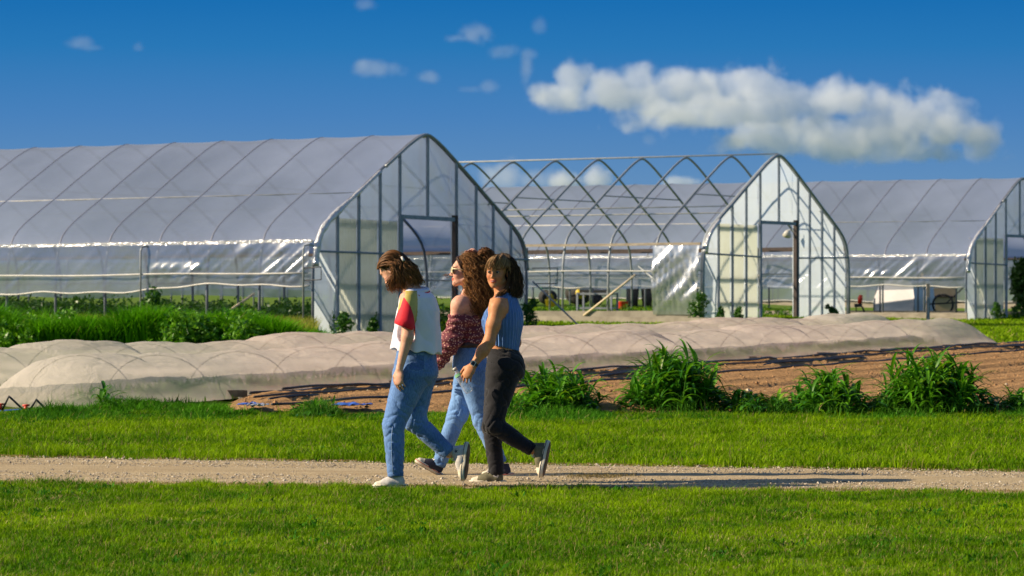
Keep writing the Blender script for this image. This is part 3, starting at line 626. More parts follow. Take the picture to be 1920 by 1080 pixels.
# crops growing inside the tunnels
r2 = np.random.default_rng(21)
for (s0, lb) in ((-.62, 'leafy crop growing under the near row cover'), (-2.17, 'leafy crop growing under the second row cover')):
    n = 9000; t = r2.uniform(.3, LEN - 1, n); s = s0 + r2.normal(.12, .22, n); dens = (0.5 + 0.5 * np.sin(t * .9 + s0)) 
    k = r2.random(n) < .35 + .65 * dens; t, s = t[k], s[k]
    xx = E0[0] + ED[0] * t + EN[0] * s; yy = E0[1] + ED[1] * t + EN[1] * s
    blades('tunnel_crop', xx, yy, r2.uniform(.10, .30, len(xx)) * np.clip(1.25 - np.abs(s + .0 - s0) * 1.6, .3, 1), np.full(len(xx), .03), (0.12, 0.30, 0.02), (0.26, 0.44, 0.04), .6, z0=.05, label=lb, cat='crop', seed=22, yellow=.0)
# bricks and stones holding the cover's edge down
spots = [(2.45, 'tan brick lying beside the left part of the near row cover'), (4.35, 'tan brick on the near row cover edge, second from its gathered end'), (6.15, 'tan brick on the near row cover edge left of the walkers'), (9.2, 'tan brick on the near row cover edge just behind the walkers'), (13.8, 'tan brick on the cover edge right of the walkers'), (17.6, 'tan brick at the cover edge behind the tallest weed clump'), (20.4, 'small brick at the middle of the cover edge on the right'), (23.3, 'small brick on the cover edge nearer its far end'), (26.4, 'small brick last but one before the far end of the row cover'), (28.2, 'small brick at the far end of the row cover')]
for i, (t_, lb) in enumerate(spots):
    b = MB(); n0 = 5
    def fn(a, c): return (0, 0, 0)
    L_, w_, h_ = .24, .11, .075
    vs = []
    for z in (0, h_):
        for (x_, y_) in ((-L_ / 2 + .01, -w_ / 2), (L_ / 2 - .01, -w_ / 2), (L_ / 2, -w_ / 2 + .01), (L_ / 2, w_ / 2 - .01), (L_ / 2 - .01, w_ / 2), (-L_ / 2 + .01, w_ / 2), (-L_ / 2, w_ / 2 - .01), (-L_ / 2, -w_ / 2 + .01)):
            vs.append((x_ + .006 * math.sin(i * 3 + x_ * 40), y_ + .006 * math.cos(i + z * 50), z + .006 * math.sin(x_ * 30 + i)))
    b.add(vs, [tuple(range(7, -1, -1)), tuple(range(8, 16))] + [(k, (k + 1) % 8, 8 + (k + 1) % 8, 8 + k) for k in range(8)])
    o = b.build('brick', M['brick']); o.location = FP(t_, .12, .075); o.rotation_euler = (0, 0, .2 + .5 * math.sin(i * 2.2)); tag(o, lb, 'brick', 'bricks weighing down the row cover')

# black irrigation pipes with red valves at the tunnel's end
for i, (pts, vp, lb) in enumerate(((((3, 768), (17, 743), (48, 770)), (4, 763), 'bent black irrigation pipe with red valve at the very left edge'), (((54, 768), (68, 749), (90, 768)), (52, 765), 'bent black irrigation pipe with red valve before the gathered end of the near row cover'))):
    D = 36.0; e = empty('irrigation_pipe', P(pts[0][0], 772, D), 0, lb, 'pipe', 'bent irrigation pipes'); O = Vector(e.location)
    q = [P(a, b_, D) - O for a, b_ in pts]; q[0].z = .0; q[2].z = .0
    MB().tube([q[0], q[1] - Vector((.01, 0, .015)), q[1], q[1] + Vector((.012, 0, -.012)), q[2]], .011, 8).build('pipe', M['black_pipe'], e, True)
    vpp = P(vp[0], vp[1], D) - O
    MB().tube([vpp + Vector((-.02, 0, -.03)), vpp + Vector((-.02, 0, .02))], [.022, .02], 8).tube([vpp + Vector((-.055, 0, .025)), vpp + Vector((.02, 0, .03))], .012, 6).build('valve', M['red_plastic'], e, True)
b = MB().tube([P(-60, 770, 36.5), P(5, 771, 36.5), P(40, 768, 36.5), P(75, 771, 36.4), P(110, 776, 36.3)], .012, 8)
tag(b.build('blue_hose', M['tarp'], None, True), 'blue hose lying in the grass below the black pipes', 'hose')
def rag(name, px, py, D, wd, mt, lb, cat, seed):
    b = MB(); c = P(px, py, D)
    def fn(a, c_):
        x = (a - .5) * wd; y = (c_ - .5) * .25
        return (x + .02 * mnoise.noise(Vector((a * 5, c_ * 5, seed))), y, .05 + .05 * mnoise.noise(Vector((a * 6, c_ * 3, seed))) * (1 - abs(a - .5) * 1.6))
    b.grid(fn, 24, 8); o = b.build(name, mt, None, True); o.location = (c.x, c.y, .075)
    sm = o.modifiers.new('thick', 'SOLIDIFY'); sm.thickness = .004; tag(o, lb, cat)
rag('blue_tarp', 660, 782, 35.7, .42, M['tarp'], 'strip of blue plastic lying in the grass just left of the walkers', 'tarp', 1)
rag('blue_tarp', 470, 781, 35.75, .26, M['tarp'], 'smaller strip of blue plastic left of the white scrap', 'tarp', 2)
rag('white_scrap', 484, 783, 35.6, .22, M['film_wrap'], 'crumpled scrap of white plastic at the edge of the field', 'scrap', 3)
o = MB().tube([P(824, 738, 39.5), P(828, 755, 38.6), P(834, 775, 38.6)], .016, 7).build('black_stake', M['black_pipe'], None, True); tag(o, 'thin black stake stuck in the soil between two of the walkers', 'stake')

# ------------------------------------------------------------------ weeds: clumps of broad-bladed grass
def clump(cx, D, wpx, hpx, label, seed, nst=60, group='weed clumps at the edge of the field'):
    r = np.random.default_rng(seed); k = F / D; x0 = (cx - 960) / k; w = wpx / k; hh = hpx / k
    V = []; Q = []; Cc = []
    def leaf(base, dirv, L, wd, droop, col):
        n = 6; b0 = len(V); t = np.array(dirv, float); t /= np.linalg.norm(t); p = np.array(base, float); side = np.cross(t, [0, 0, 1]); side /= (np.linalg.norm(side) + 1e-6)
        for i in range(n + 1):
            f = i / n; ww = wd * (math.sin(math.pi * min(.97, .12 + f * .88)) ** .7) * .5
            V.append(p - side * ww + np.array([0, 0, ww * .5])); V.append(p.copy()); V.append(p + side * ww + np.array([0, 0, ww * .5]))
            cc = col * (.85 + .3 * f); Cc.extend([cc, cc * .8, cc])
            p = p + t * L / n; t = t + np.array([0, 0, -droop]) / n; t /= np.linalg.norm(t)
        for i in range(n):
            a = b0 + 3 * i; Q.append((a, a + 1, a + 4, a + 3)); Q.append((a + 1, a + 2, a + 5, a + 4))
    for s in range(nst):
        u = r.normal(0, .36); u = max(-1, min(1, u)); bx = x0 + u * w / 2; by = D + r.normal(0, .28)
        hs = hh * (1 - .7 * abs(u) ** 1.2) * r.uniform(.5, 1.12); ln = r.normal(0, .16, 2) + np.array([u * .22 - .06, 0])
        nl = int(7 + hs * 14); base = np.array([bx, by, .0])
        top = base + np.array([ln[0] * hs, ln[1] * hs, hs * .86])
        g = np.array([.035, .18, .006]) * r.uniform(.7, 1.1) + np.array([.10, .20, .004]) * r.random()
        # stem
        b0 = len(V); rd = .006
        for q in (base, top):
            for an in (0, 2.1, 4.2): V.append(q + np.array([math.cos(an) * rd, math.sin(an) * rd, 0])); Cc.append(g)
        for e in range(3): Q.append((b0 + e, b0 + (e + 1) % 3, b0 + 3 + (e + 1) % 3, b0 + 3 + e))
        for l in range(nl):
            f = r.uniform(.12, 1); p = base + (top - base) * f; an = r.uniform(0, 6.28)
            el = r.uniform(.5, 1.7) if f < .85 else r.uniform(1.2, 3)
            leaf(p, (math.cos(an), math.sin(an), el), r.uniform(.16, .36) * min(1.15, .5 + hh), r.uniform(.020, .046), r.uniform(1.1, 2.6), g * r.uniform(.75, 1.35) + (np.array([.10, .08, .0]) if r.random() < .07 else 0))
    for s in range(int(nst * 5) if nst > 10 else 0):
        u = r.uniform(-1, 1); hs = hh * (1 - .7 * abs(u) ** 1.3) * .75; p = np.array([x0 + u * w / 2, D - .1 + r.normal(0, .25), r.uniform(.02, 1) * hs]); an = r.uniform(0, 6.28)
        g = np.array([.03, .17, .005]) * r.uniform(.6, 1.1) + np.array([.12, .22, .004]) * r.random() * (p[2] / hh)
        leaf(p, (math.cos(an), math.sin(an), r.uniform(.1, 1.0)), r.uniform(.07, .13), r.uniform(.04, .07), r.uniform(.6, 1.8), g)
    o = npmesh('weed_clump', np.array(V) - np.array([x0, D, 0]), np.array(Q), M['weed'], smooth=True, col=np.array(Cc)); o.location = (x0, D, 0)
    tag(o, label, 'weed clump', group)
    # short weeds at its foot
    if w < .2: return o
    n = max(500, int(2600 * w)); xx = r.normal(0, w * .33, n); yy = r.normal(-.1, .3, n)
    f = blades('foot_grass', xx, yy, r.uniform(.06, .30, n) * np.exp(-(xx / (w * .55)) ** 2), np.full(n, .010), (0.022, 0.11, 0.008), (0.08, 0.22, 0.015), .8, z0=0.0, seed=seed + 1, yellow=.03, kind=None)
    f.parent = o
    return o
clump(1040, 36.0, 150, 88, 'mid-sized weed clump just right of the walkers', 31, 62)
clump(1268, 36.2, 200, 112, 'tall weed clump with a spike rising from its middle', 32, 96)
clump(1552, 35.8, 140, 84, 'smaller weed clump between the two largest clumps on the right', 33, 56)
clump(1752, 35.9, 225, 112, 'widest weed clump, second from the right edge', 34, 110)
clump(1915, 36.0, 70, 40, 'small weed clump cut by the right edge', 35, 22)
clump(1450, 36.0, 70, 34, 'low sprig of weeds in the gap between clumps', 36, 16)
clump(1395, 35.9, 56, 42, 'low straggling weeds beside the tall spiked clump', 94, 22)
clump(1655, 35.8, 60, 30, 'low weeds between the two rightmost large clumps', 92, 14)
clump(965, 35.7, 70, 34, 'low weeds just behind the legs of the rightmost walker', 93, 14)
clump(598, 35.4, 90, 22, 'low weed tuft below the blue plastic strip', 37, 16)
# maize-like stem before the row cover on the left
clump(198, 36.2, 9, 50, 'single thin leafy stalk before the gathered end of the row cover', 38, 6)

# leafy plants inside and around the greenhouses
def bushes(name, pts, sz, n, label, cat, seed, cA=(0.03, 0.11, .012), cB=(.085, .2, .02), kind=None, group=None, origin=None):
    r = np.random.default_rng(seed); V = []; Q = []; Cc = []
    for (x, y, z, s) in pts:
        m = int(n * s); d = r.normal(0, 1, (m, 3)); d /= np.linalg.norm(d, axis=1)[:, None]; rad = r.uniform(.35, 1, m)[:, None] ** .6
        lump = 1 + .35 * np.sin(d[:, :1] * 5 + seed + x) * np.sin(d[:, 2:] * 6 + y)
        p = d * rad * s * lump * np.array([.5, .5, .5]) + np.array([x, y, z + s * .5]); p[:, 2] = np.maximum(p[:, 2], z + .02)
        a = r.normal(0, 1, (m, 3)); a /= np.linalg.norm(a, axis=1)[:, None]; bb = np.cross(a, r.normal(0, 1, (m, 3))); bb /= np.linalg.norm(bb, axis=1)[:, None]
        l = r.uniform(.6, 1.3, (m, 1)) * sz; q = np.stack([p - a * l, p + bb * l * .45, p + a * l, p - bb * l * .45], 1)
        b0 = len(V) * 1
        V.append(q.reshape(-1, 3)); g = r.random((m, 1)); c = np.array(cA) * (1 - g) + np.array(cB) * g; Cc.append(np.repeat(c, 4, 0))
    V = np.concatenate(V); Cc = np.concatenate(Cc); Q = np.arange(len(V)).reshape(-1, 4)
    if origin is not None: V = V - np.array(origin)
    o = npmesh(name, V, Q, M['weed'], smooth=False, col=Cc)
    if origin is not None: o.location = origin
    tag(o, label, cat, group, kind); return o
def ghp(corner, z0, v, u): return (corner[0] + sT * v - cT * u, corner[1] + cT * v + sT * u, z0)
r3 = np.random.default_rng(41)
pts = []
for row in (.9, 2.4, 3.9, 5.4, 7.0):
    for k_ in range(46):
        u = .2 + k_ * .36 + r3.normal(0, .08); x_, y_, z_ = ghp(c1, 0, row + r3.normal(0, .1), u)
        pts.append((x_, y_, z_, r3.uniform(.45, .75) * (1.15 if row < 1 else 1)))
bushes('greenhouse_crop', pts, .055, 260, 'rows of dark leafy crop growing inside the left greenhouse', 'crop', 42, kind='stuff')
pts = [(*ghp(c2, .03, v, u)[:2], .02, r3.uniform(.18, .34)) for v in (2.0, 4.5, 7.0, 8.6) for u in np.arange(.5, 14, .5)]
bushes('low_greenhouse_crop', pts, .05, 160, 'low bright green rows inside the bare-hooped greenhouse', 'crop', 43, cA=(.05, .16, .01), cB=(.13, .28, .02), kind='stuff')
wl = [(300, 612, 66.5, 1.15, 'tall leafy weed rising above the grass bank before the left greenhouse'), (1308, 601, 89, .85, 'dark weed at the corner of the middle greenhouse below the hanging plastic'), (1350, 600, 88.5, .45, 'low weed at the foot of the middle greenhouse end wall'), (1385, 598, 90, .42, 'weed tuft before the pale panels of the middle greenhouse'), (1562, 600, 95, .5, 'small weed at the right foot of the middle greenhouse end wall'), (990, 602, 82, .75, 'dark weed at the right foot of the left greenhouse end wall'), (640, 628, 73.5, .55, 'weeds climbing the foot of the left greenhouse end wall'), (700, 628, 74.5, .4, 'small weeds before the pale panels of the left greenhouse'), (1870, 598, 107, .6, 'low bush before the right greenhouse end wall'), (1910, 598, 108, .55, 'low bush at the right edge before the right greenhouse')]
for i, (px, py, D, s_, lb) in enumerate(wl):
    X_ = (px - 960) / F * D; z_ = float(gz(X_, D)); 
    clump_pts = [(X_ + r3.normal(0, .10 * s_), D + r3.normal(0, .1), z_ + q * s_ * .22, s_ * (.55 - .08 * q)) for q in range(4)]
    o = bushes('weed', clump_pts, .05, 420, lb, 'weed', 60 + i, cA=(.02, .09, .008), cB=(.08, .2, .015), group='weeds around the greenhouses', origin=(X_, D, z_))

# ------------------------------------------------------------------ things among the greenhouses
def stand(px, py, D): return Vector(((px - 960) / F * D, D, 0))
pts = [(-.148 * D_ - .3 + u_ * 5.4 * (D_ / 64), D_, 0, s_) for u_, D_, s_ in zip(r3.random(46), r3.uniform(61.8, 64.5, 46), r3.uniform(.35, .8, 46))]
bushes('broadleaf_weeds', [p for p in pts if p[0] < -.064 * p[1]], .05, 420, 'leafy broad weeds mixed through the grass bank at the far left', 'weeds', 88, cA=(.03, .15, .004), cB=(.16, .36, .01), kind='stuff')
# grey steel bench
o = stand(1120, 600, 96.5); rk = empty('steel_bench', (o.x, o.y, 0.03), math.radians(-20), 'grey steel frame bench standing inside the bare greenhouse', 'bench')
for zz in (.66, .26): MB().box((0, 0, zz), (1.02, .55, .05)).build('shelf', M['galv'], rk)
for sx_ in (-.5, .5):
    for sy_ in (-.27, .27): MB().box((sx_, sy_, .35), (.05, .05, .70)).build('leg', M['stud'], rk)
# green and yellow tractor, mostly hidden
M['green'] = mat('green_paint', (0.02, 0.22, 0.05), (0.015, 0.16, 0.04), 3, rough=0.35); M['yellow'] = mat('yellow_paint', (0.75, 0.55, 0.02), (0.6, 0.42, 0.02), 3, rough=0.4); M['rubber'] = mat('rubber', (0.03, 0.03, 0.03), (0.05, 0.05, 0.05), 6, rough=0.8)
M['tan'] = mat('tan_board', (0.55, 0.40, 0.28), (0.44, 0.31, 0.21), 2, rough=0.8); M['white_paint'] = mat('white_paint', (0.78, 0.77, 0.80), (0.68, 0.67, 0.70), 1.5, rough=0.5)
o = stand(1062, 600, 128); tr = empty('tractor', (o.x, o.y, 0), math.radians(8), 'green and yellow tractor parked beyond the bare greenhouse', 'tractor')
MB().box((-.35, 0, .78), (1.25, .6, .42)).box((.45, 0, .62), (.6, .9, .2)).build('body', M['green'], tr)
MB().box((.40, 0, .80), (.45, .45, .12)).box((.62, 0, 1.0), (.10, .45, .35)).build('seat', M['yellow'], tr)
for (wx, wr) in ((-.7, .27), (.45, .42)):
    for sy_ in (-.5, .5):
        w_ = MB().tube([(wx, sy_ - .1, wr), (wx, sy_ + .1, wr)], wr, 20).build('wheel', M['rubber'], tr, True)
        MB().tube([(wx, sy_ - .115, wr), (wx, sy_ + .115, wr)], wr * .5, 14).build('rim', M['yellow'], w_, True)
MB().tube([(-.1, 0, .95), (.08, 0, 1.12)], .02, 6).tube([(.08 + .14 * math.cos(a), .14 * math.sin(a), 1.14) for a in np.linspace(0, 6.28, 13)], .015, 5).build('steering_wheel', M['rubber'], tr, True)
# wagon of brown bulk bags
o = stand(1115, 600, 126); tr = empty('trailer', (o.x, o.y, 0), 0, 'brown boarded trailer beyond the steel bench', 'trailer')
MB().box((0, 0, .62), (1.1, .9, .42)).build('box', M['tan'], tr); MB().box((0, 0, .38), (1.2, .8, .06)).tube([(-.6, 0, .38), (-1.0, 0, .30)], .03, 6).build('chassis', M['rubber'], tr)
for sy_ in (-.5, .5): MB().tube([(.1, sy_ - .06, .2), (.1, sy_ + .06, .2)], .2, 16).build('wheel', M['rubber'], tr, True)
# flowers / orange cones of colour
for i, (px, D, col, lb) in enumerate(((1032, 118, M['yellow'], 'yellow plastic tub on the grass by the tractor'), (1167, 112, M['red_plastic'], 'small red tub on the grass right of the steel bench'))):
    o = stand(px, 600, D); b = MB().tube([(0, 0, 0), (0, 0, .03), (0, 0, .28), (0, 0, .30), (0, 0, .29)], [.13, .15, .19, .20, .17], 14); q = b.build('tub', col, None, True); q.location = (o.x, o.y, .0); tag(q, lb, 'tub', 'plastic tubs')
for i, (px, D, lb) in enumerate(((1187, 121, 'dark bin standing right of the small red tub'), (1213, 121, 'dark bin beside the hanging plastic, partly hidden by posts'))):
    o = stand(px, 600, D); e = empty('bin', (o.x, o.y, 0), 0, lb, 'bin', 'dark bins beyond the bare greenhouse')
    MB().tube([(0, 0, 0), (0, 0, .65)], [.16, .21], 12).build('body', M['rubber'], e, True); MB().tube([(0, 0, .65), (0, 0, .70), (0, 0, .74)], [.23, .22, .10], 12).build('lid', M['stud'], e, True)
# white canopy tent, tan shed with cart, seen under the right greenhouse's curtain
o = stand(1697, 600, 121); e = empty('white_tent', (o.x, o.y, -.28), math.radians(-37), 'small white fabric tent beyond the right greenhouse', 'tent')
b = MB()
prof_ = [(-.85, 0), (-.85, .55), (-.72, 1.0), (-.45, 1.22), (.0, 1.32), (.45, 1.24), (.72, 1.1), (.80, .6), (.80, 0)]
b.grid(lambda a, c: (float(np.interp(a * 8, range(9), [p[0] for p in prof_])), -.7 + 1.4 * c + .03 * math.sin(a * 20), float(np.interp(a * 8, range(9), [p[1] for p in prof_]))), 32, 8)
b.add([(p[0], -.7, p[1]) for p in prof_], [tuple(range(9))]); b.build('canopy', M['white_paint'], e, False)
for sx_ in (-.84, .79): MB().tube([(sx_, -.72, 0), (sx_, -.72, .6)], .02, 6).build('pole', M['galv'], e, True)
o = stand(1763, 600, 123); e = empty('tan_shed', (o.x, o.y, -.28), 0, 'small tan boarded shed behind the wooden post', 'shed')
MB().box((0, .5, .75), (1.15, 1.0, 1.5)).build('wall', M['tan'], e); MB().box((0, .5, 1.55), (1.3, 1.15, .08)).build('roof', M['rubber'], e); MB().box((0, -.02, .62), (1.15, .04, .05)).build('rail', M['dark_wood'], e)
o = stand(1768, 600, 120.5); e = empty('cart', (o.x, o.y, -.28), 0, 'dark wheeled cart before the tan shed', 'cart')
MB().tube([(.35 * math.cos(a), 0, .37 + .35 * math.sin(a)) for a in np.linspace(0, 6.28, 25)], .04, 6, cap=False).build('wheel', M['rubber'], e, True)
MB().beam((-.6, 0, .38), (.8, 0, .45), .05, .05).beam((.1, 0, .40), (.7, 0, .95), .04, .04).build('frame', M['rubber'], e)
# wooden post with a pipe
o = stand(1740, 600, 100); e = empty('wooden_post', (o.x, o.y, -.15), 0, 'weathered wooden post with a grey pipe on it before the right greenhouse', 'post')
MB().box((0, 0, .55), (.10, .10, 1.1)).build('post', M['dark_wood'] if False else M['grey_wood'], e); MB().tube([(.0, -.08, 0), (.0, -.08, .62)], .03, 8).box((0, -.08, .66), (.09, .06, .12)).build('pipe', M['galv'], e)
# small red and black implement
o = stand(1612, 600, 119); e = empty('push_seeder', (o.x, o.y, -.28), 0, 'small red-topped dark implement seen below the curtain of the right greenhouse', 'implement')
MB().tube([(0, 0, .42), (.02, 0, .62), (.05, 0, .72)], [.07, .09, .05], 8).build('hopper', M['red_plastic'], e, True); MB().box((-.05, 0, .36), (.26, .14, .12)).tube([(-.12, 0, .3), (-.12, 0, 0)], .02, 6).tube([(.08, 0, .32), (.2, 0, .05)], .035, 6).build('frame', M['rubber'], e)
# tree beyond the right greenhouse
def tree(px, D, h, w, label, seed, hide=0.0):
    X_ = (px - 960) / F * D; z_ = float(gz(X_, D)); e = empty('tree', (X_, D, z_), 0, label, 'tree'); r = np.random.default_rng(seed)
    b = MB().tube([(0, 0, 0), (.03, 0, h * .35), (-.03, .03, h * .7)], [.12, .09, .04], 8)
    for k_ in range(7):
        a = k_ * 2.4; z1 = h * (.2 + .09 * k_); b.tube([(0, 0, z1), (math.cos(a) * w * .25, math.sin(a) * w * .25, z1 + .35), (math.cos(a) * w * .4, math.sin(a) * w * .4, z1 + .5)], [.04, .025, .01], 5)
    b.build('trunk', M['dark_wood'], e, True)
    pts = []
    for k_ in range(26):
        f = (k_ + .5) / 26; a = k_ * 2.4; ww = w * .32 * math.sin(math.pi * (.15 + .8 * f)) ** .6
        pts.append((math.cos(a) * ww * r.uniform(.5, 1), math.sin(a) * ww * r.uniform(.5, 1), h * (.08 + .8 * f), w * r.uniform(.34, .55)))
    o = bushes('crown', pts, .075, 520, None, None, seed, cA=(.015, .06, .008), cB=(.05, .13, .015)); o.parent = e
tree(1926, 114, 1.75, 1.15, 'dark green bush-like tree just inside the right edge, behind the right greenhouse doorway', 71)

# ------------------------------------------------------------------ clouds: real volumes lit by the sun
def cloud_mat(name, dens):
    m, t, out = newmat(name); v = N(t, 'ShaderNodeVolumePrincipled'); v.inputs['Density'].default_value = dens; v.inputs['Anisotropy'].default_value = 0.15; v.inputs['Color'].default_value = (.89, .925, 1.0, 1)
    t.links.new(v.outputs[0], out.inputs['Volume']); return m
CM = {}
def cloud(lobes, D, dens, label, skew=0.0, nscale=.055, amp=1.5, res=1.6, thick=1.0, seed=0.0, base=None, sharp=2.2):
    k = D / F; cs = [((px - 960) * k, CZ - (py - HY) * k, rx * k, ry * k) for px, py, rx, ry in lobes]
    x0 = min(c[0] - c[2] for c in cs); x1 = max(c[0] + c[2] for c in cs); z0 = min(c[1] - c[3] for c in cs); z1 = max(c[1] + c[3] for c in cs)
    mg = max(c[3] for c in cs) * .5; dy = max(max(c[2], c[3]) for c in cs) * thick
    ox, oz = (x0 + x1) / 2, (z0 + z1) / 2; hx, hz = (x1 - x0) / 2 + mg, (z1 - z0) / 2 + mg; dy = min(dy, max(c[3] for c in cs) * 1.6) + mg + abs(skew) * hx
    me = bpy.data.meshes.new('cloud'); o = bpy.data.objects.new('cloud', me); C.objects.link(o); o.location = (ox, D, oz)
    g = bpy.data.node_groups.new('cloud_field', 'GeometryNodeTree'); g.interface.new_socket('Geometry', in_out='OUTPUT', socket_type='NodeSocketGeometry')
    go = g.nodes.new('NodeGroupOutput'); vc = g.nodes.new('GeometryNodeVolumeCube')
    vc.inputs['Min'].default_value = (-hx, -dy, -hz); vc.inputs['Max'].default_value = (hx, dy, hz)
    vc.inputs['Resolution X'].default_value = int(2 * hx / res); vc.inputs['Resolution Y'].default_value = int(2 * dy / res); vc.inputs['Resolution Z'].default_value = int(2 * hz / res)
    pos = g.nodes.new('GeometryNodeInputPosition')
    nz = g.nodes.new('ShaderNodeTexNoise'); nz.noise_dimensions = '4D'; nz.inputs['W'].default_value = seed; nz.inputs['Scale'].default_value = nscale; nz.inputs['Detail'].default_value = 6; nz.inputs['Roughness'].default_value = .60; nz.inputs['Distortion'].default_value = .3
    g.links.new(pos.outputs[0], nz.inputs['Vector'])
    def math_(op, a, b_=None, c_=None):
        n = g.nodes.new('ShaderNodeMath'); n.operation = op
        for i, v in enumerate((a, b_, c_)):
            if v is None: continue
            if hasattr(v, 'node'): g.links.new(v, n.inputs[i])
            else: n.inputs[i].default_value = v
        return n.outputs[0]
    cur = None
    for (cx, cz, rx, rz) in cs:
        ry = min(max(rx, rz), rz * 1.6) * .9
        sb = g.nodes.new('ShaderNodeVectorMath'); sb.operation = 'SUBTRACT'; g.links.new(pos.outputs[0], sb.inputs[0]); sb.inputs[1].default_value = (cx - ox, random.uniform(-.3, .3) * ry - skew * (cx - ox), cz - oz)
        dv = g.nodes.new('ShaderNodeVectorMath'); dv.operation = 'DIVIDE'; g.links.new(sb.outputs[0], dv.inputs[0]); dv.inputs[1].default_value = (rx, ry, rz)
        ln = g.nodes.new('ShaderNodeVectorMath'); ln.operation = 'LENGTH'; g.links.new(dv.outputs[0], ln.inputs[0])
        # field in "lobe heights" so that small and large lobes fray alike
        cur = ln.outputs['Value'] if cur is None else math_('SMOOTH_MIN', cur, ln.outputs['Value'], .25)
    f = math_('SUBTRACT', .98, cur); nn = math_('MULTIPLY', math_('SUBTRACT', nz.outputs['Fac'], .5), amp * 1.0)
    d = math_('MULTIPLY', math_('ADD', f, nn), sharp)
    if base is not None:
        sp = g.nodes.new('ShaderNodeSeparateXYZ'); g.links.new(pos.outputs[0], sp.inputs[0])
    cl = g.nodes.new('ShaderNodeClamp'); g.links.new(d, cl.inputs['Value']); g.links.new(cl.outputs[0], vc.inputs['Density'])
    sm = g.nodes.new('GeometryNodeSetMaterial'); 
    if dens not in CM: CM[dens] = cloud_mat('cloud_vapour', dens)
    sm.inputs['Material'].default_value = CM[dens]; g.links.new(vc.outputs[0], sm.inputs['Geometry']); g.links.new(sm.outputs[0], go.inputs[0])
    me.materials.append(CM[dens])
    md = o.modifiers.new('field', 'NODES'); md.node_group = g
    tag(o, label, 'cloud', None, 'structure'); return o
DC = 1500
cloud([(1215, 178, 205, 30), (1400, 208, 250, 40), (1590, 256, 250, 46), (1040, 174, 52, 30), (1075, 148, 42, 44), (1150, 160, 60, 36), (1195, 140, 42, 34), (1290, 160, 95, 42), (1400, 160, 60, 46), (1250, 205, 110, 18), (1480, 190, 80, 34), (1570, 190, 70, 40), (1480, 235, 120, 30), (1650, 196, 46, 42), (1705, 222, 58, 60), (1760, 245, 60, 50), (1820, 268, 44, 34), (1370, 268, 40, 24), (1600, 270, 170, 36), (1420, 262, 70, 24), (1690, 290, 170, 18), (1820, 288, 38, 20)],
      DC, .065, 'long heaped white and grey cloud over the right half of the sky', skew=.30, nscale=.080, amp=2.9, res=1.05, sharp=3.0)
small = [([(140, 80, 34, 16), (165, 90, 30, 7)], .02, 'small faint cloud at the far upper left'), ([(260, 88, 14, 12)], .018, 'tiny faint cloud speck at the upper left'),
         ([(688, 8, 24, 14)], .02, 'little cloud touching the top edge'), ([(705, 128, 52, 20), (680, 122, 24, 18)], .025, 'flat pale cloud above the left greenhouse peak'),
         ([(808, 145, 26, 16)], .025, 'small round cloud right of the flat pale one'), ([(890, 62, 34, 24), (870, 72, 40, 8)], .035, 'small peaked white cloud near the top middle'),
         ([(945, 98, 40, 16), (985, 125, 16, 34), (990, 102, 22, 14)], .018, 'wispy hooked cloud left of the long cloud'), ([(915, 163, 22, 14), (885, 168, 30, 7)], .02, 'small wisp left of the long cloud tip'),
         ([(1010, 48, 18, 18)], .016, 'faint speck of cloud high above the long cloud'), ([(1216, 262, 16, 13)], .02, 'faint puff below the long cloud'),
         ([(935, 330, 50, 40), (1010, 335, 50, 24)], .03, 'pale cloud behind the left end of the bare hoops'), ([(1062, 340, 34, 22)], .11, 'white cloud puff behind the bare hoops, left of its twin'),
         ([(1122, 334, 30, 24)], .11, 'white cloud puff behind the bare hoops, right of its twin'), ([(1275, 342, 40, 12)], .11, 'low flat cloud just over the greenhouse roof between the hoops')]
for i, (lb_, dn, lab) in enumerate(small):
    cloud(lb_, DC, dn * 1.1, lab, nscale=.10, amp=2.2, res=.9, seed=2.3 * (i + 1), sharp=2.8 if dn > .1 else 2.0)
# ------------------------------------------------------------------ people: bodies and clothes as smooth continuous surfaces
def cone(a, b, ra, rb):
    a = np.array(a, float); b = np.array(b, float); ba = b - a; l2 = max(ba @ ba, 1e-9)
    def f(p):
        t = np.clip(((p - a) @ ba) / l2, 0, 1); return np.linalg.norm(p - (a + t[:, None] * ba), axis=1) - (ra + (rb - ra) * t)
    r = max(ra, rb); return f, np.minimum(a, b) - r, np.maximum(a, b) + r
def flatcone(a, b, ra, rb, n, sq):
    """rounded cone squashed by factor sq (<1) along direction n"""
    a = np.array(a, float); b = np.array(b, float); n = np.array(n, float); n /= np.linalg.norm(n); ba = b - a; l2 = max(ba @ ba, 1e-9)
    def f(p):
        t = np.clip(((p - a) @ ba) / l2, 0, 1); q = p - (a + t[:, None] * ba); d = q @ n; q = q + np.outer(d * (1 / sq - 1), n)
        return (np.linalg.norm(q, axis=1) - (ra + (rb - ra) * t)) * (.5 + .5 * sq)
    r = max(ra, rb); return f, np.minimum(a, b) - r, np.maximum(a, b) + r
def ell(c, r, R=None):
    c = np.array(c, float); r = np.array(r, float); R = np.eye(3) if R is None else np.array(R, float)   # columns of R = axes
    def f(p):
        q = (p - c) @ R; k0 = np.linalg.norm(q / r, axis=1); k1 = np.linalg.norm(q / (r * r), axis=1); return k0 * (k0 - 1) / np.maximum(k1, 1e-6)
    m = max(r); return f, c - m, c + m
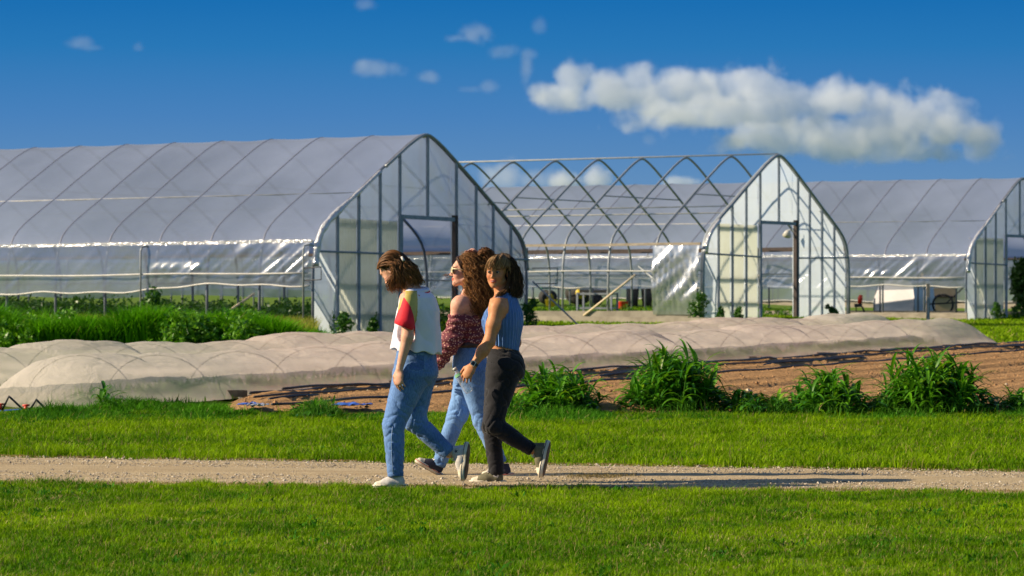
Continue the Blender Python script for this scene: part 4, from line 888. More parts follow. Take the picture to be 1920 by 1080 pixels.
def loft(levels, fwd, cap=True, tilt=None):
    """levels: (z, x, y, a_forward, b_side), top to bottom or the reverse"""
    L = np.array(sorted([list(map(float, l)) for l in levels])); fw = np.array(fwd[:2], float); fw /= np.linalg.norm(fw); sd = np.array([-fw[1], fw[0]])
    def f(p):
        z = p[:, 2]; x = np.interp(z, L[:, 0], L[:, 1]); y = np.interp(z, L[:, 0], L[:, 2]); a = np.interp(z, L[:, 0], L[:, 3]); b = np.interp(z, L[:, 0], L[:, 4])
        dx = p[:, 0] - x; dy = p[:, 1] - y; u = dx * fw[0] + dy * fw[1]; v = dx * sd[0] + dy * sd[1]
        k0 = np.sqrt((u / a) ** 2 + (v / b) ** 2); k1 = np.sqrt((u / a ** 2) ** 2 + (v / b ** 2) ** 2); d = k0 * (k0 - 1) / np.maximum(k1, 1e-6)
        zb = L[0, 0] + (tilt * (dx) if tilt else 0)
        return np.maximum(d, np.maximum(z - L[-1, 0], zb - z))
    m = max(L[:, 3].max(), L[:, 4].max()); return f, np.array([L[:, 1].min() - m, L[:, 2].min() - m, L[0, 0] - .04]), np.array([L[:, 1].max() + m, L[:, 2].max() + m, L[-1, 0]])
def sdf_mesh(prims, h=.005, disp=None, post=None):
    """prims: list of (prim, k) joined smoothly (k<0 carves).  Returns verts, quads."""
    lo = np.min([p[0][1] for p in prims if p[1] >= 0], 0) - .03; hi = np.max([p[0][2] for p in prims if p[1] >= 0], 0) + .03
    n = np.ceil((hi - lo) / h).astype(int) + 1
    def ev(p):
        d = np.full(len(p), 1.0, np.float64)
        for (f, a, b), k in prims:
            kk = abs(k); m = ((p > a - kk - .05) & (p < b + kk + .05)).all(1)
            if not m.any(): continue
            g = f(p[m]); e = d[m]
            if k >= 0:
                if k < 1e-6: e = np.minimum(e, g)
                else: hh = np.clip(.5 + .5 * (e - g) / k, 0, 1); e = e * (1 - hh) + g * hh - k * hh * (1 - hh)
            else:
                g = -g; hh = np.clip(.5 + .5 * (g - e) / kk, 0, 1); e = e * (1 - hh) + g * hh + kk * hh * (1 - hh)
            d[m] = e
        if disp is not None:
            m = np.abs(d) < .03
            if m.any(): d[m] += disp(p[m])
        if post is not None: d = post(p, d)
        return d
    B = 8; nb = (n + B - 1) // B; n = nb * B
    I = np.stack(np.meshgrid(*[np.arange(v) for v in nb], indexing='ij'), -1).reshape(-1, 3)
    cen = lo + (I * B + B / 2) * h; d = ev(cen); keep = np.abs(d) < B * h * .87 + .035
    Gd = np.repeat(np.repeat(np.repeat(np.where(d > 0, 1., -1.).reshape(nb).astype(np.float32), B, 0), B, 1), B, 2)
    off = np.stack(np.meshgrid(*[np.arange(B)] * 3, indexing='ij'), -1).reshape(-1, 3)
    K = I[keep]
    for s in range(0, len(K), 3000):
        idx = (K[s:s + 3000, None, :] * B + off[None]).reshape(-1, 3); v = ev(lo + idx * h); Gd[idx[:, 0], idx[:, 1], idx[:, 2]] = v
    # surface nets
    s = Gd < 0; c = s[:-1, :-1, :-1].astype(np.int8)
    tot = np.zeros_like(c)
    for dx in (0, 1):
        for dy in (0, 1):
            for dz in (0, 1): tot += s[dx:s.shape[0] - 1 + dx, dy:s.shape[1] - 1 + dy, dz:s.shape[2] - 1 + dz]
    act = (tot > 0) & (tot < 8); ids = -np.ones(act.shape, np.int64); cell = np.argwhere(act); ids[act] = np.arange(len(cell))
    acc = np.zeros((len(cell), 3)); cnt = np.zeros(len(cell))
    cs = [(a, b, c_) for a in (0, 1) for b in (0, 1) for c_ in (0, 1)]
    for a in cs:
        for ax in range(3):
            if a[ax]: continue
            b = list(a); b[ax] = 1
            va = Gd[cell[:, 0] + a[0], cell[:, 1] + a[1], cell[:, 2] + a[2]]; vb = Gd[cell[:, 0] + b[0], cell[:, 1] + b[1], cell[:, 2] + b[2]]
            m = (va < 0) != (vb < 0); t = va[m] / (va[m] - vb[m]); q = np.tile(np.array(a, float), (m.sum(), 1)); q[:, ax] = t; acc[m] += q; cnt[m] += 1
    V = lo + (cell + acc / cnt[:, None]) * h
    Q = []
    for ax in range(3):
        u, v = (ax + 1) % 3, (ax + 2) % 3
        sl = [slice(1, -1)] * 3; sl0 = list(sl); sl1 = list(sl); sl0[ax] = slice(0, -1); sl1[ax] = slice(1, None)
        A = s[tuple(sl0)]; Bb = s[tuple(sl1)]; e = np.argwhere(A != Bb); 
        if len(e) == 0: continue
        flip = A[e[:, 0], e[:, 1], e[:, 2]]
        base = e.copy(); base[:, u] += 1; base[:, v] += 1     # cell coordinates of the lattice edge
        def cid(du, dv):
            q = base.copy(); q[:, u] -= du; q[:, v] -= dv; return ids[q[:, 0], q[:, 1], q[:, 2]]
        q = np.stack([cid(1, 1), cid(0, 1), cid(0, 0), cid(1, 0)], 1); q[~flip] = q[~flip][:, ::-1]; Q.append(q)
    Q = np.concatenate(Q); Q = Q[(Q >= 0).all(1)]
    # light smoothing
    for _ in range(2):
        nb_ = np.zeros_like(V); cn = np.zeros(len(V))
        for i in range(4):
            j = Q[:, (i + 1) % 4]; np.add.at(nb_, Q[:, i], V[j]); np.add.at(cn, Q[:, i], 1); np.add.at(nb_, j, V[Q[:, i]]); np.add.at(cn, j, 1)
        V = V * .6 + .4 * nb_ / np.maximum(cn, 1)[:, None]
    return V, Q
def sdf_obj(name, prims, mats, parent, h=.005, disp=None, col=None, mi=None, post=None):
    V, Q = sdf_mesh(prims, h, disp, post); O = np.array(parent_loc(parent))
    c = col(V) if col else None; m = mi((V[Q].mean(1))) if mi else None
    return npmesh(name, V - O, Q, mats, parent, True, col=c, mi=m)
def parent_loc(o):
    l = Vector((0, 0, 0))
    while o is not None: l = l + o.location; o = o.parent
    return l

def skin_mat(name, c):
    m, t, out = newmat(name); b = N(t, 'ShaderNodeBsdfPrincipled'); b.inputs['Roughness'].default_value = .55; b.inputs['Specular IOR Level'].default_value = .25
    b.inputs['Subsurface Weight'].default_value = .08; b.inputs['Subsurface Radius'].default_value = (.02, .008, .004); b.inputs['Subsurface Scale'].default_value = .6
    col, _, _ = noise_col(t, c, (c[0] * .86, c[1] * .74, c[2] * .70), 38, 6)
    a = N(t, 'ShaderNodeAttribute', attribute_name='Col'); mm = N(t, 'ShaderNodeMix', data_type='RGBA', blend_type='MULTIPLY'); mm.inputs[0].default_value = 1
    t.links.new(col, mm.inputs[6]); t.links.new(a.outputs['Color'], mm.inputs[7]); t.links.new(mm.outputs[2], b.inputs['Base Color']); t.links.new(b.outputs[0], out.inputs['Surface']); return m
def denim(name, c1, c2, seam=None):
    m, t, out = newmat(name); b = N(t, 'ShaderNodeBsdfPrincipled'); b.inputs['Roughness'].default_value = .85; b.inputs['Specular IOR Level'].default_value = .2; b.inputs['Sheen Weight'].default_value = .15
    c, f, src = noise_col(t, c1, c2, 7, 5); c3, f3, _ = noise_col(t, tuple(min(1, x * 1.25) for x in c1), tuple(x * .8 for x in c2), 160, 2, stretch=(1, 1, .25))
    mm = N(t, 'ShaderNodeMix', data_type='RGBA'); mm.inputs[0].default_value = .4; t.links.new(c, mm.inputs[6]); t.links.new(c3, mm.inputs[7])
    a = N(t, 'ShaderNodeAttribute', attribute_name='Col'); m2 = N(t, 'ShaderNodeMix', data_type='RGBA', blend_type='MULTIPLY'); m2.inputs[0].default_value = 1
    t.links.new(mm.outputs[2], m2.inputs[6]); t.links.new(a.outputs['Color'], m2.inputs[7]); t.links.new(m2.outputs[2], b.inputs['Base Color'])
    bp = N(t, 'ShaderNodeBump'); bp.inputs['Strength'].default_value = .3; bp.inputs['Distance'].default_value = .01; nz = N(t, 'ShaderNodeTexNoise'); nz.inputs['Scale'].default_value = 22; nz.inputs['Detail'].default_value = 4; nz.inputs['Distortion'].default_value = 1; t.links.new(src, nz.inputs['Vector'])
    t.links.new(nz.outputs['Fac'], bp.inputs['Height']); t.links.new(bp.outputs[0], b.inputs['Normal']); t.links.new(b.outputs[0], out.inputs['Surface']); return m
def hair_mat(name, rough=.42):
    m, t, out = newmat(name); a = N(t, 'ShaderNodeAttribute', attribute_name='Col'); b = N(t, 'ShaderNodeBsdfPrincipled'); b.inputs['Roughness'].default_value = .55; b.inputs['Specular IOR Level'].default_value = .28
    t.links.new(a.outputs['Color'], b.inputs['Base Color']); tr = N(t, 'ShaderNodeBsdfTranslucent'); t.links.new(a.outputs['Color'], tr.inputs[0]); mxs = N(t, 'ShaderNodeMixShader'); mxs.inputs[0].default_value = .34
    t.links.new(b.outputs[0], mxs.inputs[1]); t.links.new(tr.outputs[0], mxs.inputs[2]); t.links.new(mxs.outputs[0], out.inputs['Surface']); return m
M['hair'] = hair_mat('hair'); M['canvas_white'] = mat('white_canvas', (.60, .56, .53), (.46, .43, .41), 30, rough=.85, bump=.2); M['rubber_white'] = mat('cream_rubber', (.74, .68, .55), (.58, .50, .36), 18, rough=.6)
M['canvas_navy'] = mat('navy_canvas', (.035, .035, .06), (.02, .02, .035), 30, rough=.85); M['canvas_olive'] = mat('olive_canvas', (.17, .155, .09), (.11, .10, .06), 30, rough=.85)
M['outsole'] = mat('worn_outsole', (.17, .10, .06), (.10, .06, .035), 25, rough=.8); M['lace'] = mat('lace', (.78, .74, .68), (.65, .6, .55), 40, rough=.8)
M['ink'] = mat('dark_ink', (.03, .03, .06), (.02, .02, .04), 20, rough=.6)

def frame(f, upish=(0, 0, 1)):
    f = Vector(f).normalized(); u = Vector(upish); l = u.cross(f).normalized(); u = f.cross(l).normalized()
    return np.array([list(f), list(l), list(u)]).T            # columns: forward, left, up
def head_prims(c, R, s=1.0):
    c = np.array(c, float)
    w = lambda x, y, z: c + R @ (np.array([x, y, z]) * s)
    e = lambda x, y, z, a, b, d, k=.012: (ell(w(x, y, z), np.array([a, b, d]) * s, R), k)
    g = lambda a, b, ra, rb, k=.012: (cone(w(*a), w(*b), ra * s, rb * s), k)
    pr = [e(-.012, 0, .038, .096, .074, .080), e(.030, 0, -.012, .058, .058, .080, .03), e(.045, 0, -.060, .036, .040, .042, .03),
          g((.072, 0, -.098), (.066, 0, -.088), .017, .022, .02), g((.066, .012, -.090), (.004, .052, -.062), .016, .020, .02), g((.066, -.012, -.090), (.004, -.052, -.062), .016, .020, .02),
          e(.058, .034, -.028, .026, .024, .026, .02), e(.058, -.034, -.028, .026, .024, .026, .02), e(.075, 0, .034, .018, .046, .014, .02),
          g((.086, 0, .010), (.108, 0, -.030), .0075, .0095, .010), e(.098, .010, -.036, .009, .007, .006, .006), e(.098, -.010, -.036, .009, .007, .006, .006),
          e(.090, 0, -.058, .009, .021, .0055, .006), e(.089, 0, -.069, .010, .018, .006, .006),
          (cone(w(.096, .033, .004), w(.094, .030, .004), .013 * s, .012 * s), -.010), (cone(w(.096, -.033, .004), w(.094, -.030, .004), .013 * s, .012 * s), -.010),
          (ell(w(.088, 0, -.0635), np.array([.014, .019, .0018]) * s, R), -.003),
          e(.079, .032, .004, .011, .012, .011, .002), e(.079, -.032, .004, .011, .012, .011, .002)]
    for sg in (1, -1):
        pr += [(ell(w(-.010, sg * .077, -.008), np.array([.017, .007, .029]) * s, R), .006), (ell(w(-.012, sg * .083, -.004), np.array([.009, .004, .016]) * s, R), -.004)]
    return pr, w
def hand_prims(wrist, d, palm_n, thumb_side, curls, L=.175, spread=.35, tk=0):
    """wrist position, direction of the hand, normal of the palm side (fingers curl towards it), direction of the thumb side"""
    wv = np.array(wrist, float); d = np.array(d, float); d /= np.linalg.norm(d); n = np.array(palm_n, float); n -= d * (n @ d); n /= np.linalg.norm(n)
    t = np.cross(d, n); t = t if t @ np.array(thumb_side, float) > 0 else -t
    pr = [(flatcone(wv, wv + d * .045, .021, .034, n, .55), .02), (flatcone(wv + d * .045, wv + d * .078, .034, .037, n, .42), .015)]
    fl = [.070, .080, .074, .058]
    for i in range(4):
        off = (.030 - .020 * i); base = wv + d * (.082 - .004 * abs(i - 1)) + t * off; dirv = d + t * (.5 - i / 3) * spread; dirv /= np.linalg.norm(dirv); p = base; r = .0086 if i < 3 else .0074; c = curls[i]
        for j, f in enumerate((.45, .31, .24)):
            ang = c * (1, 1.0, .7)[j]; dirv = dirv * math.cos(ang) + n * math.sin(ang); dirv /= np.linalg.norm(dirv); q = p + dirv * fl[i] * f
            pr.append((cone(p, q, r, r * .9), .004)); p = q; r *= .92
    b = wv + d * .025 + t * .020; q = b + (d * .6 + t * .75 + n * .25) * .040; q2 = q + (d * .92 + t * .2 + n * .35) * .034; q3 = q2 + (d * .95 + n * .4 - t * .1) * .024
    pr += [(cone(b, q, .015, .011), .012), (cone(q, q2, .011, .0092), .004), (cone(q2, q3, .0092, .0078), .003)]
    return pr
def strands(name, paths, rad, cols, parent, mat_, jitter=0, sides=3):
    """paths: (n, m, 3) centre lines; rad (n,) ; cols (n,3)"""
    Pn = np.asarray(paths); n, m, _ = Pn.shape; T = np.gradient(Pn, axis=1); T /= np.linalg.norm(T, axis=2, keepdims=True) + 1e-9
    ref = np.array([.31, .52, .79]); A = np.cross(T, ref); A /= np.linalg.norm(A, axis=2, keepdims=True) + 1e-9; Bv = np.cross(T, A)
    tp = np.sin(np.pi * np.clip(np.linspace(.10, .97, m), 0, 1)) ** .5
    V = []
    for k in range(sides):
        a = 2 * np.pi * k / sides; V.append(Pn + (A * math.cos(a) + Bv * math.sin(a)) * (np.asarray(rad)[:, None, None] * tp[None, :, None]))
    V = np.stack(V, 2).reshape(-1, 3)
    I = np.arange(n * m * sides).reshape(n, m, sides); Q = []
    for k in range(sides): Q.append(np.stack([I[:, :-1, k], I[:, :-1, (k + 1) % sides], I[:, 1:, (k + 1) % sides], I[:, 1:, k]], -1).reshape(-1, 4))
    Q = np.concatenate(Q); col = np.repeat(np.asarray(cols), m * sides, 0) * np.tile(np.repeat(np.linspace(.8, 1.15, m), sides), n)[:, None]
    return npmesh(name, V - np.array(parent_loc(parent)), Q, mat_, parent, True, col=col)
def flow_hair(rg, n, root_fn, guide_fn, m, wave, freq, rad, cA, cB, curl=0.0):
    """roots and guides give poly-lines; wave adds waviness, curl adds helices"""
    paths = np.zeros((n, m, 3)); rads = rg.uniform(.7, 1.3, n) * rad; g = rg.random((n, 1)); cols = (np.array(cA) * (1 - g) + np.array(cB) * g) * rg.uniform(.75, 1.25, (n, 1))
    f = np.linspace(0, 1, m)
    for i in range(n):
        r = root_fn(); K = np.array(guide_fn(r)); t = np.linspace(0, len(K) - 1, m); a = np.clip(t.astype(int), 0, len(K) - 2); u = (t - a)
        Km = np.concatenate([K[:1], K, K[-1:]])
        def cr_(ax):
            p0, p1, p2, p3 = Km[a, ax], Km[a + 1, ax], Km[a + 2, ax], Km[a + 3, ax]; return .5 * (2 * p1 + (p2 - p0) * u + (2 * p0 - 5 * p1 + 4 * p2 - p3) * u ** 2 + (3 * p1 - p0 - 3 * p2 + p3) * u ** 3)
        p = np.stack([cr_(0), cr_(1), cr_(2)], -1); ph = rg.uniform(0, 6.28, 3); fr = freq * rg.uniform(.7, 1.3); env = np.clip(f * 3, .0, 1)
        p += wave * env[:, None] * np.stack([np.sin(f * fr + ph[0]), np.sin(f * fr * .9 + ph[1]), .5 * np.sin(f * fr * 1.1 + ph[2])], -1)
        if curl:
            cf = rg.uniform(.8, 1.2) * 55; p += curl * env[:, None] * np.stack([np.cos(f * cf + ph[0]), np.sin(f * cf + ph[0]), .3 * np.sin(f * cf * 1.3)], -1)
        paths[i] = p
    return paths, rads, cols

def shoe(person, ankle, toe_dir, up, length, canvas, side_dir, label, star='inner', part='shoe', hi=.105, whitecap=True, seed=1):
    """hi-top canvas shoe. ankle = centre of the ankle opening; toe_dir, up = local axes"""
    Rr = frame(toe_dir, up); f, l, u = Rr[:, 0], Rr[:, 1], Rr[:, 2]; a = np.array(ankle, float); s = length / .265
    w = lambda x, y, z: a + f * x * s + l * y * s + u * z * s
    zb = -hi   # sole plane
    # upper
    pr = [(flatcone(w(-.01, 0, .0), w(-.012, 0, zb + .05), .040 * s, .041 * s, l, .86), .01), (flatcone(w(-.015, 0, zb + .040), w(.055, 0, zb + .038), .042 * s, .040 * s, l, .88), .02),
          (flatcone(w(.055, 0, zb + .040), w(.145, 0, zb + .026), .040 * s, .031 * s, u, .85), .03), (flatcone(w(.020, 0, zb + .060), w(.085, 0, zb + .042), .034 * s, .030 * s, l, .9), .02)]
    def post(p, d):
        z = (p - a) @ u; return np.maximum(d, np.maximum(-(z - (zb + .012) * s), z - .012 * s))
    def mi_(c):
        x = (c - a) @ f / s; z = (c - a) @ u / s; return ((x > .122) & (z - zb < .062)).astype(int) if whitecap else np.zeros(len(c), int)
    sh = sdf_obj(part, pr, [canvas, M['rubber_white']], person, h=.0045, post=post, mi=mi_)
    if label: sh['label'] = label
    # sole: an outline with a shaped waist, thick rubber foxing, darker tread underneath
    outl = []
    for k in range(40):
        th = 2 * math.pi * k / 40; cx = math.cos(th); sy = math.sin(th)
        x = .052 + .134 * math.copysign(abs(cx) ** .85, cx); wd = .044 if x > .08 else (.034 + (.010) * abs(x - .05) / .1 if x > -.02 else .036)
        outl.append((x, sy * wd + (.006 if x > .06 else 0)))
    def ring(sc, z): return [w(.052 + (x - .052) * sc, y * sc, z) - np.array(parent_loc(person)) for x, y in outl]
    def build_sole(name, zs, mt, parent, grow=1.0):
        b = MB(); vs = []; 
        for sc, z in zs: vs += ring(sc * grow, z)
        n = len(outl); m = len(zs); fs = [(i * n + k, i * n + (k + 1) % n, (i + 1) * n + (k + 1) % n, (i + 1) * n + k) for i in range(m - 1) for k in range(n)] + [tuple(range(n - 1, -1, -1)), tuple((m - 1) * n + k for k in range(n))]
        b.add(vs, fs); return b.build(name, mt, parent, True)
    build_sole('sole', [(.97, zb - .004), (1.02, zb), (1.03, zb + .014), (1.02, zb + .026), (.96, zb + .029), (.90, zb + .030)], M['rubber_white'], sh)
    build_sole('tread', [(.93, zb - .008), (.96, zb - .006), (.96, zb - .003)], M['outsole'], sh)
    b = MB(); st = ring(1.037, zb + .019); b.tube([Vector(p) for p in st] + [Vector(st[0])], .0022, 5, cap=False); b.build('stripe', M['ink'] if canvas is not M['canvas_navy'] else M['red_plastic'], sh, True)
    # laces
    b = MB(); O = np.array(parent_loc(person))
    for k in range(6):
        x = .032 + .014 * k; z = zb + .100 - .0085 * k * 1.15
        for sg in (1, -1): b.tube([Vector(w(x, -.020 * sg, z - .008) - O), Vector(w(x + .006, 0, z + .002) - O), Vector(w(x + .013, .020 * sg, z - .014) - O)], .0040, 5)
    for sg in (1, -1):
        b.tube([Vector(w(.028, 0, zb + .106) - O), Vector(w(.045, sg * .022, zb + .112) - O), Vector(w(.060, sg * .030, zb + .088) - O), Vector(w(.040, sg * .012, zb + .096) - O)], .003, 5)
    b.build('laces', M['lace'], sh, True)
    # round ankle patch with a five-pointed star on the inner side
    if star:
        sgn = 1 if star == 'left' else -1; c0 = w(-.012, sgn * .0385, -.030); nrm = l * sgn; ax, az = f, u; b = MB(); pts = [c0 + nrm * .001]
        fs = []; pts += [c0 + nrm * .001 + (ax * math.cos(q) + az * math.sin(q)) * .021 * s for q in np.linspace(0, 2 * math.pi, 25)[:-1]]; fs = [(0, 1 + k, 1 + (k + 1) % 24) for k in range(24)]
        b.add([p - O for p in pts], fs); b.build('patch', M['canvas_white'], sh)
        b = MB(); pts = [c0 + nrm * .0022] + [c0 + nrm * .0022 + (ax * math.sin(q) + az * math.cos(q)) * (.0155 if k % 2 == 0 else .0062) * s for k, q in enumerate(np.linspace(0, 2 * math.pi, 11)[:-1])]
        b.add([p - O for p in pts], [(0, 1 + k, 1 + (k + 1) % 10) for k in range(10)]); b.build('star', M['ink'], sh)
    return sh

def legfolds(a, b, c, amp=.004, seed=0):
    """wrinkles: rings behind the knee and stacked at the hem, diagonal creases on the thigh"""
    a, b, c = [np.array(v, float) for v in (a, b, c)]; M3 = np.array([[9, 4, -8], [3, 14, 5], [10, 3, 16.]]).T
    def f(p):
        d = p - b; r = np.linalg.norm(d, axis=1); ax = (c - b) / np.linalg.norm(c - b); t = d @ ax; L = np.linalg.norm(c - b)
        n1 = vnoise(p * 14, seed); n2 = vnoise(p * np.array([22, 22, 40]), seed + 3); w = np.abs(vnoise(p @ M3, seed + 6))
        k = np.exp(-(r / .11) ** 2); e = np.exp(-((t - L) / .08) ** 2) * (np.linalg.norm(d - np.outer(t, ax), axis=1) < .15)
        return -(amp * .35 * n1 - amp * 1.9 * (1 - w) ** 9 - amp * 1.7 * k * (1 - np.abs(np.sin(t * 48 + 3 * n1 + d[:, 0] * 25))) ** 2 - amp * 1.6 * e * (1 - np.abs(np.sin(t * 62 + 4 * n1 - d[:, 1] * 20))) ** 2 + amp * .30 * n2)
    return f
def build_person(name_label, D, px_base, group=None):
    o = empty('person', (((px_base - 960) / F * D), D, 0), 0, name_label, 'person', group); return o
def tools(D):
    k = F / D
    j = lambda x, y, dd=0.0: np.array([(x - 960) / F * (D + dd), D + dd, CZ - (y - HY) / F * (D + dd)])
    r = lambda q: q / k
    return j, r, k
def lev(j, r, y, cx, a, b, dd=0.0):
    c = j(cx, y, dd); return (c[2], c[0], c[1], r(a), b)
def bundle(rg, guides, n, m, wave, freq, rad, cA, cB, j, jit=.008, curl=0.0):
    Gs = [np.array([j(*p) for p in g]) for g in guides]
    def root(): return rg.uniform(0, len(Gs) - 1 - 1e-6)
    def gd(u):
        i = int(u); f = u - i; K = Gs[i] * (1 - f) + Gs[i + 1] * f; jt = rg.normal(0, jit, 3); w = np.linspace(.3, 1.3, len(K))[:, None]; K = K + jt * w
        cut = rg.uniform(.82, 1.0); K[-1] = K[-2] + (K[-1] - K[-2]) * cut * rg.uniform(.7, 1.15); return K
    return flow_hair(rg, n, root, gd, m, wave, freq, rad, cA, cB, curl)
def join_bundles(name, bs, parent):
    m = max(b[0].shape[1] for b in bs); P_ = []; R_ = []; C_ = []
    for p, r_, c in bs:
        if p.shape[1] != m:
            t = np.linspace(0, p.shape[1] - 1, m); a = np.clip(t.astype(int), 0, p.shape[1] - 2); u = (t - a)[None, :, None]; p = p[:, a] * (1 - u) + p[:, a + 1] * u
        P_.append(p); R_.append(r_); C_.append(c)
    return strands(name, np.concatenate(P_), np.concatenate(R_), np.concatenate(C_), parent, M['hair'])
def facecol(w, R, c, lip, brow, blush=.12):
    Ri = np.linalg.inv(R)
    def f(V):
        q = (V - c) @ R; col = np.ones((len(V), 3)); x, y, z = q[:, 0], q[:, 1], q[:, 2]
        near = np.linalg.norm(q, axis=1) < .16
        lp = near & (x > .07) & (np.abs(y) < .024) & (z > -.074) & (z < -.052); col[lp] = lip
        br = near & (x > .06) & (np.abs(np.abs(y) - .034) < .017) & (z > .022 - .0) & (z < .029); col[br] = brow
        ch = near & (x > .03); g = np.exp(-(((np.abs(y) - .042) / .018) ** 2 + ((z + .03) / .018) ** 2)) * ch; col *= 1 - g[:, None] * np.array([0, blush * 1.6, blush * 1.3])
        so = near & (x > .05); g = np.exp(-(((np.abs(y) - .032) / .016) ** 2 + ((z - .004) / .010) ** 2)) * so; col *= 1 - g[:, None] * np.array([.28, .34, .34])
        return col
    return f
def eyes(w, parent, iris=(0.06, 0.03, 0.02)):
    if 'eye' not in M: M['eye'] = mat('eye_white', (.42, .38, .36), (.36, .32, .30), 20, rough=.45, spec=.2); M['iris'] = mat('iris', (.03, .018, .012), (.02, .012, .01), 20, rough=.5, spec=.2)
    O = np.array(parent_loc(parent))
    for sg in (1, -1):
        c = w(.0825, sg * .032, .003) - O; d = w(.0945, sg * .0315, .002) - O
        e = MB().tube([Vector(c), Vector(c + (d - c) * .5), Vector(d)], [.0115, .0105, .0035], 12).build('eye', M['eye'], parent, True)
        d2 = w(.0955, sg * .0315, .002) - O; MB().tube([Vector(c + (d - c) * .7), Vector(d2)], [.0078, .0062], 10).build('iris', M['iris'], e, True)
def lashes(w, parent, col_mat):
    O = np.array(parent_loc(parent))
    for sg in (1, -1):
        b = MB(); b.tube([Vector(w(.088, sg * (.032 + q), .0125 - abs(q) * .35) - O) for q in (-.015, -.008, 0, .008, .016)], [.001, .002, .0024, .002, .001], 5); b.build('eyelash', col_mat, parent, True)
        b = MB(); b.tube([Vector(w(.090 - abs(q) * .25, sg * (.034 + q), .0275 - q * q * 12) - O) for q in (-.018, -.008, 0, .008, .018)], [.0015, .0028, .0030, .0025, .001], 5); b.build('eyebrow', col_mat, parent, True)

# ================================================================== person 1: white shirt, head bowed
D1 = 24.25; j, r, k = tools(D1)
p1 = build_person('woman with bowed head in a white shirt with red sleeves and blue jeans', D1, 742, 'women walking along the gravel path')
M['skin1'] = skin_mat('fair_skin', (.66, .385, .27))
hc1 = j(738, 506, .0); R1 = frame((-.66, .40, -.64), (-.50, .2, .8)); hp, w1 = head_prims(hc1, R1, .98)
sh_n, sh_f = j(766, 562, -.15), j(794, 562, .14); el_n, wr_n = j(764, 632, -.20), j(749, 692, -.21); 
body = hp + [(cone(w1(-.030, 0, -.055), j(777, 548, .0), .052, .056), .03), (cone(w1(-.02, 0, -.02), j(768, 540), .050, .052), .02),
    (cone(sh_n, sh_f, .058, .058), .05), (loft([lev(j, r, 556, 781, 24, .17), lev(j, r, 585, 783, 30, .15), lev(j, r, 640, 783, 28, .125), lev(j, r, 690, 787, 27, .16)], (-.9, .42)), .05),
    (cone(sh_n, el_n, .050, .041), .03), (cone(el_n, wr_n, .041, .024), .02), (cone(sh_f, j(808, 628, .17), .050, .041), .03), (cone(j(808, 628, .17), j(800, 676, .12), .041, .025), .02)]
body += [(p_, k_) for p_, k_ in hand_prims(wr_n, j(747, 716, -.22) - wr_n, (.6, .75, 0), (-1, -.2, 0), (.45, .38, .42, .5), spread=.16)]
body += [(p_, k_) for p_, k_ in hand_prims(j(800, 676, .12), (-.1, 0, -1), (.6, -.75, 0), (-1, .2, 0), (.4, .4, .4, .4), spread=.16)]
for (h_, kn, an) in (((j(772, 700, -.08)), j(740, 795, -.09), j(742, 884, -.09)), (j(790, 700, .08), j(776, 789, .10), j(842, 850, .11))):
    body += [(cone(h_, kn, .075, .052), .03), (cone(kn, an, .050, .034), .02)]
an1n, an1f = j(742, 888, -.09), j(847, 853, .11)
sdf_body = sdf_obj('body', body, M['skin1'], p1, .0045, col=facecol(w1, R1, hc1, (.85, .5, .5), (.35, .25, .2)))
M['brow_brown'] = mat('dark_brown_hair', (.06, .03, .02), (.04, .02, .012), 20, rough=.6)
# jeans
M['denim'] = denim('blue_denim', (.120, .225, .46), (.058, .125, .30)); M['denim2'] = denim('light_blue_denim', (.145, .27, .50), (.075, .155, .35)); M['denim_black'] = denim('black_denim', (.017, .016, .020), (.008, .008, .011))
hn, kn, an = j(772, 700, -.07), j(738, 797, -.09), j(742, 893, -.09); hf, kf, af = j(790, 702, .08), j(776, 788, .10), j(842, 850, .11)
ld1, ld2 = legfolds(hn, kn, an, .0036, 1), legfolds(hf, kf, af, .0042, 2)
def jd1(p): 
    near = p[:, 1] < D1 + .01; o = np.empty(len(p)); 
    if near.any(): o[near] = ld1(p[near])
    if (~near).any(): o[~near] = ld2(p[~near])
    return o
jp = [(loft([lev(j, r, 652, 781, 36, .15), lev(j, r, 672, 780, 37, .165), lev(j, r, 700, 778, 40, .18)], (-.9, .42)), .02), (ell(j(795, 697, -.05), (r(22), .09, r(27))), .05), (ell(j(797, 697, .07), (r(21), .09, r(27))), .05),
      (cone(hn, kn, r(35), r(21)), .03), (cone(kn, an, r(21), r(15.5)), .02), (cone(hf, kf, r(29), r(21)), .03), (cone(kf, af, r(21), r(15)), .03)]
dn_n = (an - kn) / np.linalg.norm(an - kn); dn_f = (af - kf) / np.linalg.norm(af - kf); top1 = j(0, 652)[2]
def cut_hems(planes, ztop=None, tiltx=0, cx=0):
    def f(p, d):
        for (o_, n_, rad) in planes:
            m = np.linalg.norm(p - o_, axis=1) < rad; d = np.where(m, np.maximum(d, (p - o_) @ n_), d)
        if ztop is not None: d = np.maximum(d, p[:, 2] - (ztop + tiltx * (p[:, 0] - cx)))
        return d
    return f
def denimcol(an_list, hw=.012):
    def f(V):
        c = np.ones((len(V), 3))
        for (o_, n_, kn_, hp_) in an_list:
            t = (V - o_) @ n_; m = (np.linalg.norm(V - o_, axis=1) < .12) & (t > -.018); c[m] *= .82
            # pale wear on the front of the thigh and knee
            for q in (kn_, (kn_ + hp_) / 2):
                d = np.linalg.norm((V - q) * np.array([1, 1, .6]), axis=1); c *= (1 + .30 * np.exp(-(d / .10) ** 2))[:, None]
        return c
    return f
